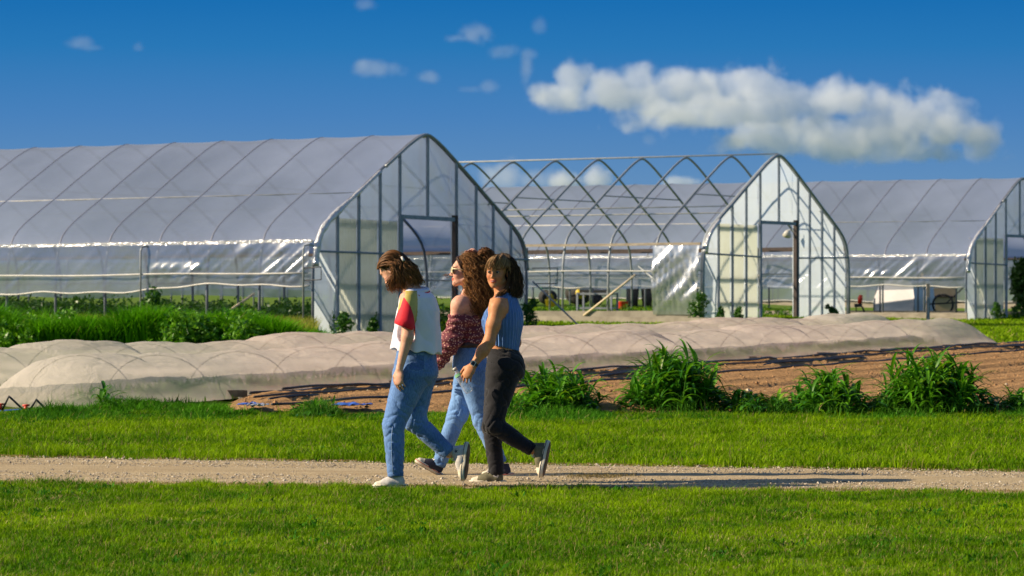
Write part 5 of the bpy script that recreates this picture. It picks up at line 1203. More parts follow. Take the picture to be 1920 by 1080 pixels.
def pocket1(V):
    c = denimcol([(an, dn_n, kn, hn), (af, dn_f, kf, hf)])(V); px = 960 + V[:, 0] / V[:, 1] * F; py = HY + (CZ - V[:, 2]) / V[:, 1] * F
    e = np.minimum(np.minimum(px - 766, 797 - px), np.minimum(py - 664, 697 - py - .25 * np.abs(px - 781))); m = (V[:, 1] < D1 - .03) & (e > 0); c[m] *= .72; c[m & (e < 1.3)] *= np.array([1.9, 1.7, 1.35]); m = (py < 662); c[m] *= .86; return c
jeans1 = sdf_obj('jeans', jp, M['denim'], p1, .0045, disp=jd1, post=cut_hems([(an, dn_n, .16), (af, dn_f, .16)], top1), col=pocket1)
def seam(pts, parent, mt, rad=.0016):
    O = np.array(parent_loc(parent)); return MB().tube([Vector(p) - Vector(O) for p in pts], rad, 5).build('seam', mt, parent, True)
def legseam(pts, c0, c1, rr, D_, jj, person, mt):
    O = Vector(parent_loc(person)); out = []
    for x_, y_ in pts:
        f = (y_ - c0[1]) / (c1[1] - c0[1]); cx = c0[0] + (c1[0] - c0[0]) * f; rad = (rr[0] + (rr[1] - rr[0]) * f); q = min(abs(x_ - cx) / rad, .95)
        out.append(Vector(jj(x_, y_, c0[2] + (c1[2] - c0[2]) * f - rad / (F / D_) * math.sqrt(1 - q * q) - .001)) - O)
    return MB().tube(out, .0022, 5).build('seam', mt, person, True)
M['seam'] = mat('seam_thread', (.30, .42, .62), (.22, .33, .52), 60, rough=.9); M['seam_black'] = mat('black_seam', (.05, .05, .055), (.035, .035, .04), 60, rough=.9)
legseam([(736, 800), (734, 820), (734, 840), (735, 862), (737, 888)], (738, 797, -.09), (742, 893, -.09), (21, 15.5), D1, j, p1, M['seam'])
# shirt
sp = [(loft([lev(j, r, 541, 781, 16, .08), lev(j, r, 548, 781, 24, .12), lev(j, r, 558, 783, 33, .155), lev(j, r, 580, 784, 38, .17), lev(j, r, 612, 782, 42, .175), lev(j, r, 640, 780, 45, .178), lev(j, r, 658, 779, 47, .18)], (-.9, .42), tilt=-.10), .02),
      (cone(j(768, 560, -.15), j(758, 605, -.215), r(17), r(19.5)), .025), (cone(j(798, 562, .14), j(806, 604, .18), r(17), r(19)), .025)]
sax = (j(756, 612, -.21) - j(768, 560, -.15)); sax /= np.linalg.norm(sax)
def shirt_post(p, d):
    o_ = j(757, 612, -.21); m = ((p - j(768, 560, -.15)) @ sax > .05) & (np.linalg.norm(p - o_, axis=1) < .13) & (p[:, 1] < D1 - .12)
    nb = np.array([.45, 0, -1.]); nb /= np.linalg.norm(nb); return np.where(m & (p[:, 0] < j(779, 0)[0]), np.maximum(d, (p - j(757, 613, -.21)) @ (np.array([-.35, 0, -.94]))), d)
def shirt_disp(p):
    zz = (j(0, 560)[2] - p[:, 2]).clip(0, .4) / .4; a = np.arctan2(p[:, 1] - D1, p[:, 0] - j(781, 0)[0])
    w = np.abs(vnoise(p * np.array([7, 7, 3]) + p[:, [2, 0, 1]] * 3, 8)); return -(.010 * zz * np.sin(a * 7 + 2 * vnoise(p * 5, 3)) + .004 * vnoise(p * 12, 5) - .006 * (1 - w) ** 7)
def shirt_mi(c):
    px = 960 + c[:, 0] / c[:, 1] * F; py = HY + (CZ - c[:, 2]) / c[:, 1] * F; near = c[:, 1] < D1 - .02; o = np.zeros(len(c), int)
    xb = np.interp(py, [536, 560, 585, 600, 612, 622], [781, 783, 783, 781, 777, 772]); xf = np.interp(py, [545, 560, 580, 600], [757, 750, 746, 744])
    o[near & (px > xf) & (px < xb) & (py < 622)] = 1
    xr = np.interp(py, [556, 562, 575, 590, 605, 622], [757, 761, 770, 775, 778, 779]); xl = np.interp(py, [556, 562, 575, 600, 612], [757, 755, 751, 738, 735])
    o[(c[:, 1] < D1 - .09) & (px < xr) & (px > xl) & (py > 557) & (py < 626)] = 2
    o[(px < 790) & (py > 536) & (py < 545)] = 0; o[(o == 2) & (c[:, 1] > D1 - .16) & (py > 596)] = 0; o[(o == 1) & (py > 610)] = 0
    return o
M['shirt_white'] = mat('white_jersey', (.78, .75, .83), (.71, .68, .77), 5, rough=.85, bump=.25, bscale=25); M['shirt_yellow'] = mat('mustard_satin', (.52, .42, .10), (.40, .31, .07), 8, rough=.45, bump=.3, bscale=30); M['shirt_red'] = mat('red_jersey', (.78, .012, .03), (.62, .008, .025), 9, rough=.7, bump=.25, bscale=25)
shirt = sdf_obj('shirt', sp, [M['shirt_white'], M['shirt_yellow'], M['shirt_red']], p1, .0045, disp=shirt_disp, mi=shirt_mi, post=shirt_post)
O1 = Vector(parent_loc(p1))
col_pts = [Vector(j(781 + 22 * math.cos(a), 543 + 4 * math.sin(a) - (3 if math.cos(a) < 0 else 0), -.085 * math.sin(a))) - O1 for a in np.linspace(0, 2 * math.pi, 25)]
MB().tube(col_pts, .011, 8, cap=False).build('collar', M['shirt_white'], p1, True)
MB().tube([p_ * 1.0 + Vector(((p_.x - col_pts[0].x + .082) * .13, (p_.y) * .13, -.012)) for p_ in col_pts], .0035, 6, cap=False).build('collar_trim', M['shirt_red'], p1, True)
# hair
rg = np.random.default_rng(5)
def cap(name, c, R, s, extra, parent, grow=.012, line=(.02, .75), mt=None, col=(.05, .025, .012), disp=None):
    c = np.array(c); w = lambda x, y, z: c + R @ (np.array([x, y, z]) * s)
    pr = [(ell(w(-.014, 0, .040), np.array([.096 + grow, .074 + grow, .080 + grow]) * s, R), .0), (ell(w(-.045, 0, .0), np.array([.060 + grow, .068 + grow, .085]) * s, R), .03)] + extra
    def post(p, d):
        q = (p - c) @ R; lim = (line[0] + line[1] * q[:, 2]) * 1.0; m = (q[:, 0] > -.02) & (np.linalg.norm(q, axis=1) < .16); return np.where(m, np.maximum(d, q[:, 0] - lim), d)
    V, Q = sdf_mesh(pr, .005, disp or (lambda p: .006 * vnoise(p * 30, 2)), post)
    return npmesh(name, V - np.array(parent_loc(parent)), Q, M['hair'], parent, True, col=np.tile(np.array(col), (len(V), 1)) * (1 + .3 * vnoise(V * 40, 9))[:, None])
h1 = cap('hair', hc1, R1, .98, [(cone(j(748, 492, .0), j(762, 515, .0), .068, .038), .03)], p1, grow=.008, line=(.005, .60))
hg = [[(708, 505, -.02), (717, 498, -.07), (733, 498, -.10), (737, 516, -.10), (728, 532, -.095), (730, 546, -.08)], [(710, 495, -.02), (720, 492, -.07), (738, 497, -.10), (742, 515, -.10), (738, 532, -.095), (742, 547, -.08)],
      [(722, 479, -.02), (735, 483, -.065), (746, 493, -.09), (750, 508, -.095), (755, 525, -.09), (757, 543, -.06)], [(733, 472, .0), (748, 478, -.04), (757, 489, -.06), (765, 502, -.075), (773, 517, -.065), (772, 533, -.04)],
      [(743, 471, .02), (756, 481, .0), (766, 490, -.01), (776, 502, -.02), (784, 518, -.01), (787, 531, 0)], [(735, 472, .03), (755, 484, .06), (764, 494, .06), (771, 506, .06), (778, 520, .05), (780, 530, .04)], [(712, 490, .04), (725, 492, .08), (731, 500, .085), (735, 512, .088), (738, 530, .085), (736, 543, .06)]]
tail = [[(755, 488, -.075), (763, 494, -.095), (772, 506, -.09), (781, 520, -.07), (788, 531, -.05)], [(754, 486, -.02), (767, 492, -.03), (779, 505, -.04), (787, 520, -.03), (789, 533, -.02)], [(752, 488, -.06), (757, 500, -.095), (765, 514, -.095), (770, 528, -.08), (768, 541, -.06)]]
topb = [[(707, 505, -.02), (712, 493, -.055), (726, 486, -.085), (742, 487, -.080), (753, 488, -.055)], [(709, 499, .0), (714, 485, -.035), (728, 478, -.065), (743, 480, -.065), (754, 486, -.045)], [(712, 490, .01), (721, 476, -.01), (736, 471, -.030), (748, 476, -.040), (754, 485, -.035)], [(714, 487, .04), (724, 475, .03), (738, 470, .01), (750, 476, -.005), (756, 485, -.02)]]
join_bundles('hair_strands', [bundle(rg, hg, 700, 34, .0075, 20, .0024, (.055, .024, .012), (.42, .19, .07), j, .008, curl=.002), bundle(rg, tail, 160, 30, .010, 19, .0026, (.08, .035, .015), (.50, .24, .09), j, .010), bundle(rg, topb, 420, 14, .001, 5, .0022, (.06, .026, .012), (.34, .15, .05), j, .004), bundle(rg, hg, 70, 34, .014, 15, .0010, (.10, .05, .02), (.40, .20, .08), j, .024)], h1)
MB().tube([Vector(j(753, 482, -.07)) - O1, Vector(j(757, 489, -.09)) - O1], .009, 8).tube([Vector(j(755, 484, -.05)) - O1, Vector(j(751, 491, -.052)) - O1], .005, 6).build('hair_clip', M['white_pipe'], p1, True)
shoe(p1, j(744, 892, -.09), (-1, .05, -.02), (0, 0, 1), .245, M['canvas_white'], None, 'white canvas shoe set down at the grass edge', star=None, hi=.092)
shoe(p1, j(851, 849, .11), (-.10, -.06, -1), (-.93, .34, .18), .265, M['canvas_white'], None, 'white canvas shoe lifted with its toe pointing down, star patch at the ankle', star='left', hi=.102)

# ================================================================== person 3: blue knitted top, looking at the camera
D3 = 24.75; j, r, k = tools(D3)
p3 = build_person('smiling woman looking over her shoulder in a blue sleeveless top and black jeans', D3, 932, 'women walking along the gravel path')
M['skin3'] = skin_mat('tanned_skin', (.56, .265, .125)); M['skin2'] = skin_mat('rosy_skin', (.66, .37, .27))
hc3 = j(932.5, 510, -.01); R3 = frame((-.34, -.94, -.04), (.05, 0, 1)); hp, w3 = head_prims(hc3, R3, .98)
sn, sf = j(933, 577, -.15), j(958, 578, .14); en, wn = j(917, 641, -.21), j(888, 684, -.25); ef, wf = j(966, 642, .16), j(950, 690, .12)
body = hp + [(cone(w3(-.035, 0, -.05), j(942, 552, .0), .050, .055), .03), (cone(sn, sf, .055, .055), .05), (loft([lev(j, r, 560, 943, 20, .15), lev(j, r, 595, 943, 31, .145), lev(j, r, 635, 942, 25, .12), lev(j, r, 652, 944, 25, .125), lev(j, r, 700, 950, 30, .16)], (-.92, .38)), .05),
    (cone(sn, (sn + en) / 2 + np.array([0, -.005, 0]), .056, .048), .03), (cone((sn + en) / 2, en, .048, .041), .03), (cone(en, (en * .6 + wn * .4), .043, .040), .02), (cone(en * .6 + wn * .4, wn, .040, .025), .03), (cone(sf, ef, .052, .041), .03), (cone(ef, wf, .041, .026), .02)]
hd = j(872, 709, -.27) - wn
body += hand_prims(wn, hd, (.35, .92, -.1), (-.6, .2, .4), (.55, .50, .5, .6), spread=.30)
body += hand_prims(wf, (-.1, 0, -1), (.6, -.75, 0), (-1, .2, 0), (.4, .4, .4, .4), spread=.16)
hn, kn, an = j(946, 690, -.07), j(924, 796, -.09), j(999, 844, -.08); hf, kf, af = j(940, 694, .08), j(922, 800, .07), j(931, 884, .06)
for (a_, b_, c_) in ((hn, kn, an), (hf, kf, af)): body += [(cone(a_, b_, .075, .048), .03), (cone(b_, c_, .046, .032), .02)]
sdf_obj('body', body, M['skin3'], p3, .0045, col=facecol(w3, R3, hc3, (1.15, .55, .55), (.25, .2, .2)))
eyes(w3, p3); lashes(w3, p3, M['brow_brown'])
O3 = Vector(parent_loc(p3))
M['teeth'] = mat('teeth', (.58, .54, .50), (.52, .48, .44), 20, rough=.3)
MB().tube([Vector(w3(.0960 - abs(q) * .38 - .0005, q, -.0632 + q * q * 15)) - O3 for q in (-.016, -.008, 0, .008, .016)], [.0008, .0020, .0026, .0020, .0008], 6).build('teeth', M['teeth'], p3, True)
M['lip'] = mat('lips', (.50, .12, .10), (.42, .09, .08), 20, rough=.35)
for zc, rd in ((-.0575, .0018), (-.0695, .0026)): MB().tube([Vector(w3(.0975 - abs(q) * .50, q, zc + q * q * 17)) - O3 for q in (-.026, -.014, 0, .014, .026)], [.001, rd, rd, rd, .001], 6).build('lip', M['lip'], p3, True)
ld1, ld2 = legfolds(hn, kn, an, .0045, 4), legfolds(hf, kf, af, .0036, 5)
def jd3(p):
    near = p[:, 1] < D3; o = np.empty(len(p)); o[near] = ld1(p[near]) if near.any() else 0; o[~near] = ld2(p[~near]) if (~near).any() else 0; return o
jp = [(loft([lev(j, r, 652, 943, 26, .13), lev(j, r, 668, 946, 31, .155), lev(j, r, 700, 948, 33, .18)], (-.92, .38)), .02), (ell(j(962, 690, -.05), (r(23), .085, r(27))), .05), (ell(j(958, 692, .06), (r(22), .085, r(26))), .05),
      (cone(hn, kn, r(33), r(18.5)), .03), (cone(kn, an, r(19), r(13)), .02), (cone(hf, kf, r(30), r(18)), .03), (cone(kf, af, r(18), r(14.5)), .03)]
dn_n = (an - kn) / np.linalg.norm(an - kn); dn_f = np.array([.05, 0, -1.])
holec = j(905, 796, -.10)
def post3(p, d):
    d = cut_hems([(an, dn_n, .15), (j(931, 890, .06), dn_f, .15)], j(0, 653)[2], .0)(p, d)
    q = (p - holec) / np.array([.030, .050, .020]); return np.maximum(d, -(np.linalg.norm(q, axis=1) - 1) * .02)
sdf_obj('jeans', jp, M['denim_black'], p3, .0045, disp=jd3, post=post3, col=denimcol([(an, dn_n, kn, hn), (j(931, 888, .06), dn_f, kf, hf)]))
sdf_obj('knee', [(ell(j(917, 797, -.09), (.047, .045, .06)), .0)], M['skin3'], p3, .006)
# sleeveless rib-knit top
def knit():
    m, t, out = newmat('blue_rib_knit'); b = N(t, 'ShaderNodeBsdfPrincipled'); b.inputs['Roughness'].default_value = .8; b.inputs['Sheen Weight'].default_value = .3
    c, f, src = noise_col(t, (.12, .30, .74), (.085, .225, .62), 10, 4, stretch=(1, 1, .3)); t.links.new(c, b.inputs['Base Color'])
    wv = N(t, 'ShaderNodeTexWave'); wv.inputs['Scale'].default_value = 34; wv.inputs['Distortion'].default_value = 2.2; wv.inputs['Detail'].default_value = 2; wv.bands_direction = 'X'; t.links.new(src, wv.inputs['Vector'])
    bp = N(t, 'ShaderNodeBump'); bp.inputs['Strength'].default_value = .9; bp.inputs['Distance'].default_value = .012; t.links.new(wv.outputs['Fac'], bp.inputs['Height']); t.links.new(bp.outputs[0], b.inputs['Normal']); t.links.new(b.outputs[0], out.inputs['Surface']); return m
M['knit'] = knit()
tp = [(loft([lev(j, r, 549, 948, 11, .085), lev(j, r, 558, 948, 19, .115), lev(j, r, 572, 946, 27, .13), lev(j, r, 585, 944, 35, .14), lev(j, r, 600, 942, 38.5, .150), lev(j, r, 612, 942, 37.5, .150), lev(j, r, 630, 943, 33, .138), lev(j, r, 651, 945, 27, .132)], (-.92, .38), tilt=-.22), .02)]
def knit_disp(p):
    a = np.arctan2(p[:, 1] - D3, p[:, 0] - j(944, 0)[0]); return -(.0035 * np.sin(a * 34 + 1.5 * vnoise(p * 6, 1)) + .004 * vnoise(p * np.array([14, 14, 5]), 7))
def arm_hole(p, d):
    q = np.linalg.norm((p - j(931, 582, -.165)) / np.array([r(17), .06, r(24)]), axis=1); return np.maximum(d, -(q - 1) * .04)
sdf_obj('knit_top', tp, M['knit'], p3, .004, disp=knit_disp, post=arm_hole)
h3 = cap('hair', hc3, R3, .98, [(cone(j(949, 500, .03), j(960, 530, .02), .060, .030), .03)], p3, line=(.002, .50), grow=.006, col=(.028, .017, .012))
back = [[(943, 476, .0), (955, 484, -.050), (962, 504, -.050), (963, 528, -.050), (960, 552, -.06)], [(940, 476, .02), (956, 484, -.025), (965, 505, -.03), (969, 530, -.025), (966, 556, -.03)], [(945, 477, .05), (962, 489, .04), (974, 515, .04), (976, 540, .04), (972, 560, .03)], [(938, 477, .06), (950, 486, .09), (962, 512, .10), (968, 535, .09), (964, 555, .08)], [(930, 478, .04), (920, 490, .06), (920, 515, .07), (926, 535, .07), (934, 550, .05)]]
bangs = [[(935, 477, .0), (924, 481, -.075), (914, 494, -.100), (911, 509, -.090)], [(938, 476, 0), (930, 480, -.095), (922, 492, -.118), (917, 504, -.115)], [(942, 476, 0), (940, 481, -.095), (934, 493, -.115), (931, 505, -.112)], [(947, 478, 0), (950, 486, -.070), (949, 495, -.085), (944, 503, -.098)], [(950, 479, 0), (955, 488, -.050), (957, 498, -.062), (959, 512, -.055)]]
fr = [[(953, 512, -.06), (951, 530, -.065), (943, 545, -.09), (928, 553, -.12)], [(957, 512, -.055), (955, 532, -.06), (948, 549, -.09), (930, 558, -.12)]]
join_bundles('hair_strands', [bundle(rg, back, 560, 44, .0075, 19, .0021, (.024, .014, .009), (.13, .07, .038), j, .010, curl=.0035), bundle(rg, back, 80, 34, .012, 16, .0009, (.06, .03, .02), (.3, .16, .08), j, .024), bundle(rg, bangs, 190, 18, .0022, 6, .0019, (.18, .09, .04), (.78, .52, .26), j, .005), bundle(rg, [back[0], [(947, 476, -.01), (957, 484, -.040), (964, 506, -.045), (967, 530, -.040), (964, 555, -.05)]], 130, 18, .005, 15, .0021, (.06, .035, .018), (.26, .15, .07), j, .005), bundle(rg, fr, 90, 18, .003, 12, .002, (.07, .03, .015), (.25, .13, .05), j, .005)], h3)
shoe(p3, j(928, 882, .06), (-1, .12, 0), (.02, 0, 1), .265, M['canvas_olive'], None, 'worn olive canvas shoe flat on the gravel, round star patch at the ankle', star='right' if False else 'left', hi=.100)
shoe(p3, j(1004, 843, -.08), (-.20, -.02, -1), (-1, .30, .30), .262, M['canvas_olive'], None, 'worn tan canvas shoe lifted behind with its toe pointing down', star=None, hi=.092)
# watch
wx = Vector(wn) - Vector(hd) * .06 - O3; ax_ = Vector(hd).normalized(); s1 = ax_.cross(Vector((0, 1, 0))).normalized(); s2 = ax_.cross(s1).normalized()
wt = MB().grid(lambda a, c: wx + ax_ * (c - .5) * .020 + (s1 * math.cos(a * 2 * math.pi) + s2 * math.sin(a * 2 * math.pi)) * .0305, 24, 2).build('watch', M['rubber'], p3, True)
fc = wx + Vector((-.006, -.031, .006)); Rw = Matrix((ax_, s1, s2)).transposed()
MB().box(fc, (.036, .032, .010), Rw).build('watch_case', M['lace'], wt); MB().box(fc + Vector((0, -.006, 0)), (.026, .022, .004), Rw).build('watch_screen', M['ink'], wt)
# water bottle held in her hand
def clear_plastic():
    m, t, out = newmat('clear_plastic'); tp_ = N(t, 'ShaderNodeBsdfTransparent'); g = N(t, 'ShaderNodeBsdfGlossy'); g.inputs['Roughness'].default_value = .08; d = N(t, 'ShaderNodeBsdfDiffuse'); d.inputs[0].default_value = (.8, .85, .95, 1)
    tp_.inputs[0].default_value = (.90, .93, .97, 1); m1 = N(t, 'ShaderNodeMixShader'); m1.inputs[0].default_value = .22; t.links.new(tp_.outputs[0], m1.inputs[1]); t.links.new(g.outputs[0], m1.inputs[2])
    m2 = N(t, 'ShaderNodeMixShader'); m2.inputs[0].default_value = .16; t.links.new(m1.outputs[0], m2.inputs[1]); t.links.new(d.outputs[0], m2.inputs[2]); t.links.new(m2.outputs[0], out.inputs['Surface']); return m
M['clear'] = clear_plastic()
ba, bb = Vector(j(853, 692, -.20)), Vector(j(881, 736, -.22)); bt = empty('water_bottle', ba, 0, 'clear plastic water bottle held by the woman in the blue top', 'bottle'); d_ = bb - ba; L_ = d_.length
prof = [(0, .012), (.08, .0125), (.16, .020), (.24, .030), (.30, .031), (.33, .029), (.36, .031), (.5, .031), (.53, .029), (.56, .031), (.7, .031), (.73, .029), (.76, .031), (.93, .031), (.98, .027), (1, .020)]
MB().tube([d_ * t_ for t_, _ in prof], [q for _, q in prof], 18).build('bottle_body', M['clear'], bt, True)
MB().tube([d_ * -.05, d_ * .045], .0150, 14).build('cap', M['white_pipe'], bt, True)
M['label_green'] = mat('green_label', (.25, .55, .28), (.2, .45, .35), 20, rough=.4); MB().tube([d_ * .20, d_ * .30], [.0290, .0318], 18, cap=False).build('bottle_label', M['label_green'], bt, True)

# ================================================================== person 2: curly hair, sunglasses, floral blouse
D2 = 25.5; j, r, k = tools(D2)
p2 = build_person('curly-haired woman in sunglasses, floral off-shoulder blouse and light jeans, walking between the others', D2, 870, 'women walking along the gravel path')
hc2 = j(872, 509, 0); R2 = frame((-.985, -.10, .06), (.05, 0, 1)); hp, w2 = head_prims(hc2, R2, .98)
sn, sf = j(862, 572, -.14), j(894, 573, .14); en, wn = j(843, 636, -.15), j(818, 684, -.10); ef, wf = j(928, 528, .20), j(899, 487, .05)
body = hp + [(cone(w2(-.035, 0, -.05), j(880, 554, .0), .050, .052), .03), (cone(j(880, 556), sn, .045, .050), .04), (cone(sn, sf, .055, .055), .05), (loft([lev(j, r, 560, 880, 20, .145), lev(j, r, 595, 880, 26, .135), lev(j, r, 635, 883, 22, .115), lev(j, r, 700, 883, 27, .15)], (-.92, .38)), .05),
    (cone(sn, en, .053, .040), .03), (cone(en, wn, .040, .025), .02), (cone(sf, ef, .050, .040), .03), (cone(ef, wf, .040, .025), .02)]
body += hand_prims(wn, j(803, 706, -.05) - wn, (.5, .8, -.1), (-.8, 0, .5), (.4, .4, .4, .4), spread=.2)
body += hand_prims(wf, (-.5, -.3, .55), (.1, -.6, -.8), (-.9, 0, -.2), (.5, .5, .5, .6), spread=.25)
hn, kn, an = j(886, 702, -.075), j(905, 789, -.07), j(938, 869, -.06); hf, kf, af = j(880, 702, .075), j(858, 777, .08), j(824, 868, .06)
for (a_, b_, c_) in ((hn, kn, an), (hf, kf, af)): body += [(cone(a_, b_, .070, .046), .03), (cone(b_, c_, .045, .030), .02)]
O2 = Vector(parent_loc(p2))
sdf_obj('body', body, M['skin2'], p2, .0045, col=facecol(w2, R2, hc2, (.95, .42, .42), (.4, .3, .25)))
eyes(w2, p2)
ld1, ld2 = legfolds(hn, kn, an, .0034, 7), legfolds(hf, kf, af, .0044, 8)
def jd2(p):
    near = p[:, 1] < D2; o = np.empty(len(p)); o[near] = ld1(p[near]) if near.any() else 0; o[~near] = ld2(p[~near]) if (~near).any() else 0; return o
jp = [(loft([lev(j, r, 645, 882, 25, .125), lev(j, r, 662, 881, 30, .15), lev(j, r, 695, 881, 31, .17)], (-.92, .38)), .02), (ell(j(895, 692, -.04), (r(19), .08, r(24))), .05), (cone(hn, kn, r(28), r(18.5)), .03), (cone(kn, an, r(18.5), r(13.5)), .02), (cone(hf, kf, r(28), r(19)), .03), (cone(kf, af, r(19), r(14)), .03)]
dn_n = (an - kn) / np.linalg.norm(an - kn); dn_f = (af - kf) / np.linalg.norm(af - kf)
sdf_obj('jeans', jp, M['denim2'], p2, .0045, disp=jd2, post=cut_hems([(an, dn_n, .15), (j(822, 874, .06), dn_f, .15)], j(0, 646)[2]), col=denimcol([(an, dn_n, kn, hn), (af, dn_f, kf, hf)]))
# belt
be = MB(); bz = (j(0, 651)[2], j(0, 640)[2])
def beltp(a, c, g=1.0):
    th = a * 2 * math.pi; fw = np.array([-.92, .38]); fw /= np.linalg.norm(fw); sd = np.array([-fw[1], fw[0]]); q = fw * math.cos(th) * r(26.5) * g + sd * math.sin(th) * .134 * g; cc = j(881.5, 645)
    return Vector((cc[0] + q[0], cc[1] + q[1], bz[0] + (bz[1] - bz[0]) * c)) - O2
M['leather'] = mat('dark_leather', (.05, .03, .035), (.03, .018, .02), 15, rough=.4)
be.grid(beltp, 40, 2); bo = be.build('belt', M['leather'], p2, True); sm = bo.modifiers.new('thick', 'SOLIDIFY'); sm.thickness = .006; sm.offset = 1
# floral blouse
def floral():
    m, t, out = newmat('maroon_floral'); b = N(t, 'ShaderNodeBsdfPrincipled'); b.inputs['Roughness'].default_value = .85
    tcn = N(t, 'ShaderNodeTexCoord'); v = N(t, 'ShaderNodeTexVoronoi'); v.inputs['Scale'].default_value = 62; t.links.new(tcn.outputs['Object'], v.inputs['Vector'])
    nz = N(t, 'ShaderNodeTexNoise'); nz.inputs['Scale'].default_value = 110; t.links.new(tcn.outputs['Object'], nz.inputs['Vector'])
    rp = N(t, 'ShaderNodeValToRGB'); rp.color_ramp.elements[0].position = .0; rp.color_ramp.elements[0].color = (.62, .40, .30, 1); rp.color_ramp.elements[1].position = .62; rp.color_ramp.elements[1].color = (.12, .022, .035, 1)
    e_ = rp.color_ramp.elements.new(.30); e_.color = (.55, .33, .26, 1); e_ = rp.color_ramp.elements.new(.40); e_.color = (.20, .035, .05, 1)
    ad = N(t, 'ShaderNodeMath', operation='MULTIPLY_ADD'); t.links.new(nz.outputs['Fac'], ad.inputs[0]); ad.inputs[1].default_value = .35; t.links.new(v.outputs['Distance'], ad.inputs[2]); sb = N(t, 'ShaderNodeMath', operation='SUBTRACT'); t.links.new(ad.outputs[0], sb.inputs[0]); sb.inputs[1].default_value = .14
    t.links.new(sb.outputs[0], rp.inputs[0]); t.links.new(rp.outputs[0], b.inputs['Base Color']); t.links.new(b.outputs[0], out.inputs['Surface']); return m
M['floral'] = floral()
bp_ = [(loft([lev(j, r, 592, 877, 31, .175), lev(j, r, 600, 878, 33, .18), lev(j, r, 615, 880, 31, .155), lev(j, r, 641, 883, 26.5, .135)], (-.92, .38), tilt=-.25), .02),
       (cone(j(858, 600, -.15), j(857, 603, -.15), r(19), r(19)), .02), (cone(j(858, 602, -.155), j(844, 642, -.16), r(17), r(20)), .02), (cone(j(844, 642, -.16), j(825, 676, -.12), r(20), r(13.5)), .03), (cone(j(825, 676, -.12), j(818, 688, -.10), r(13.5), r(8)), .01),
       (cone(j(897, 600, .15), j(915, 560, .19), r(18), r(17)), .03)]
def bl_disp(p): return -(.007 * vnoise(p * np.array([16, 16, 26]), 3) + .005 * np.sin(p[:, 2] * 110 + 4 * vnoise(p * 9, 4)) + .003 * vnoise(p * 50, 6))
def bl_post(p, d):
    return np.maximum(d, (p[:, 2] - (j(0, 589)[2] + .006 * np.sin(p[:, 0] * 90))) * (p[:, 1] < D2 + .12) - 1.0 * (p[:, 1] >= D2 + .12))
sdf_obj('blouse', bp_, M['floral'], p2, .0045, disp=bl_disp, post=bl_post)
MB().tube([Vector(j(864, 553, -.095)) - O2, Vector(j(870, 556, -.13)) - O2, Vector(j(874, 570, -.145)) - O2], .004, 5).build('strap', M['ink'], p2, True)
# sunglasses
M['frame_cream'] = mat('cream_frame', (.72, .62, .38), (.62, .52, .30), 10, rough=.3); M['lens'] = mat('dark_lens', (.05, .06, .07), (.03, .03, .04), 10, rough=.08, spec=.8)
sg_ = None
for sgn in (-1, 1):
    ring = [Vector(w2(.101 - .004 * abs(math.sin(a)), sgn * (.033 + .027 * math.cos(a)), .004 + .023 * math.sin(a) + (.004 * math.cos(a) if math.sin(a) > 0 else 0))) - O2 for a in np.linspace(0, 2 * math.pi, 21)]
    q = MB().tube(ring, .0038, 6, cap=False).build('sunglasses', M['frame_cream'], p2, True)
    b = MB(); b.add([sum(ring[:-1], Vector()) / 20] + ring[:-1], [(0, 1 + i, 1 + (i + 1) % 20) for i in range(20)]); b.build('lens', M['lens'], q)
    MB().tube([Vector(w2(.100, sgn * .060, .016)) - O2, Vector(w2(.060, sgn * .074, .014)) - O2, Vector(w2(-.005, sgn * .083, .010)) - O2], .0042, 5).build('temple', M['frame_cream'], q, True)
h2 = cap('hair', hc2, R2, .98, [(cone(j(888, 500, .0), j(899, 545, -.02), .070, .055), .04), (cone(j(899, 545, -.02), j(901, 572, -.04), .045, .025), .03), (cone(j(897, 500, .02), j(909, 484, .0), .04, .035), .03)], p2, line=(.03, .50), col=(.055, .026, .014), grow=.016, disp=lambda p: .012 * vnoise(p * 45, 3))
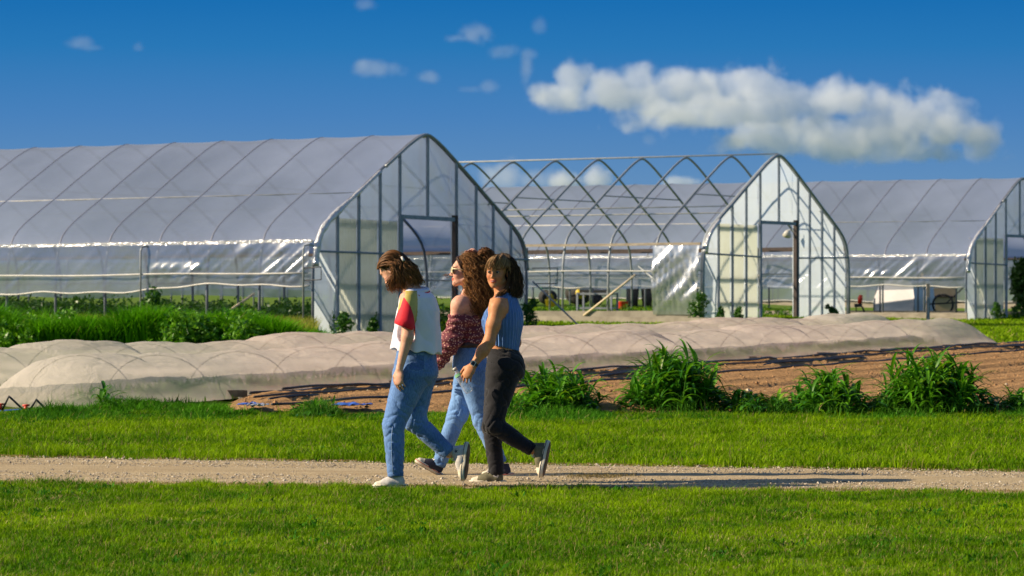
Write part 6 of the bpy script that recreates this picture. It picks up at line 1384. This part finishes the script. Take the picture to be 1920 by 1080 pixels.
cg = [[(862, 484, -.045), (870, 492, -.085), (877, 510, -.095), (875, 530, -.09), (877, 552, -.10), (883, 574, -.11)], [(865, 479, -.03), (878, 483, -.075), (886, 502, -.10), (884, 530, -.10), (886, 560, -.11), (891, 587, -.11)], [(872, 476, 0), (890, 480, -.05), (900, 500, -.09), (903, 530, -.10), (902, 560, -.11), (905, 594, -.10)],
      [(880, 476, .03), (900, 482, .0), (913, 505, -.04), (919, 535, -.06), (918, 565, -.07), (912, 594, -.07)], [(880, 476, .05), (905, 488, .06), (922, 515, .05), (928, 545, .03), (924, 575, .0), (916, 596, -.02)]]
tg = [[(885, 505, -.03), (893, 492, -.04), (899, 478, -.05), (908, 473, -.05), (915, 492, -.05), (918, 528, -.06)], [(890, 500, .0), (896, 483, -.01), (903, 471, -.02), (914, 470, -.02), (923, 486, -.02), (926, 520, -.02)], [(892, 500, .03), (900, 482, .03), (908, 470, .02), (918, 472, .02), (927, 492, .02), (930, 525, .02)]]
st = [[(862, 486, .06), (852, 500, .085), (845, 512, .10), (836, 514, .10), (832, 520, .10)], [(864, 486, .06), (855, 503, .085), (848, 516, .10), (840, 520, .10), (836, 512, .10)]]
cA, cB = (.060, .026, .012), (.50, .225, .07)
join_bundles('hair_strands', [bundle(rg, cg, 480, 70, .008, 18, .0025, cA, cB, j, .014, curl=.0115), bundle(rg, tg, 170, 60, .006, 18, .0028, (.10, .04, .02), (.42, .18, .06), j, .010, curl=.009), bundle(rg, cg, 90, 70, .016, 14, .0011, (.12, .05, .02), (.5, .24, .08), j, .034, curl=.010), bundle(rg, st, 9, 40, .004, 14, .0011, (.12, .06, .03), (.3, .15, .07), j, .006, curl=.006)], h2)
shoe(p2, j(823, 868, .06), (-.84, -.22, .50), (.50, 0, .86), .235, M['canvas_navy'], None, 'navy canvas shoe with its toe lifted', star=None, hi=.088)
shoe(p2, j(943, 873, -.06), (-1, .05, -.06), (0, 0, 1), .245, M['canvas_navy'], None, 'dark shoe partly hidden behind another walker', star=None, hi=.088)
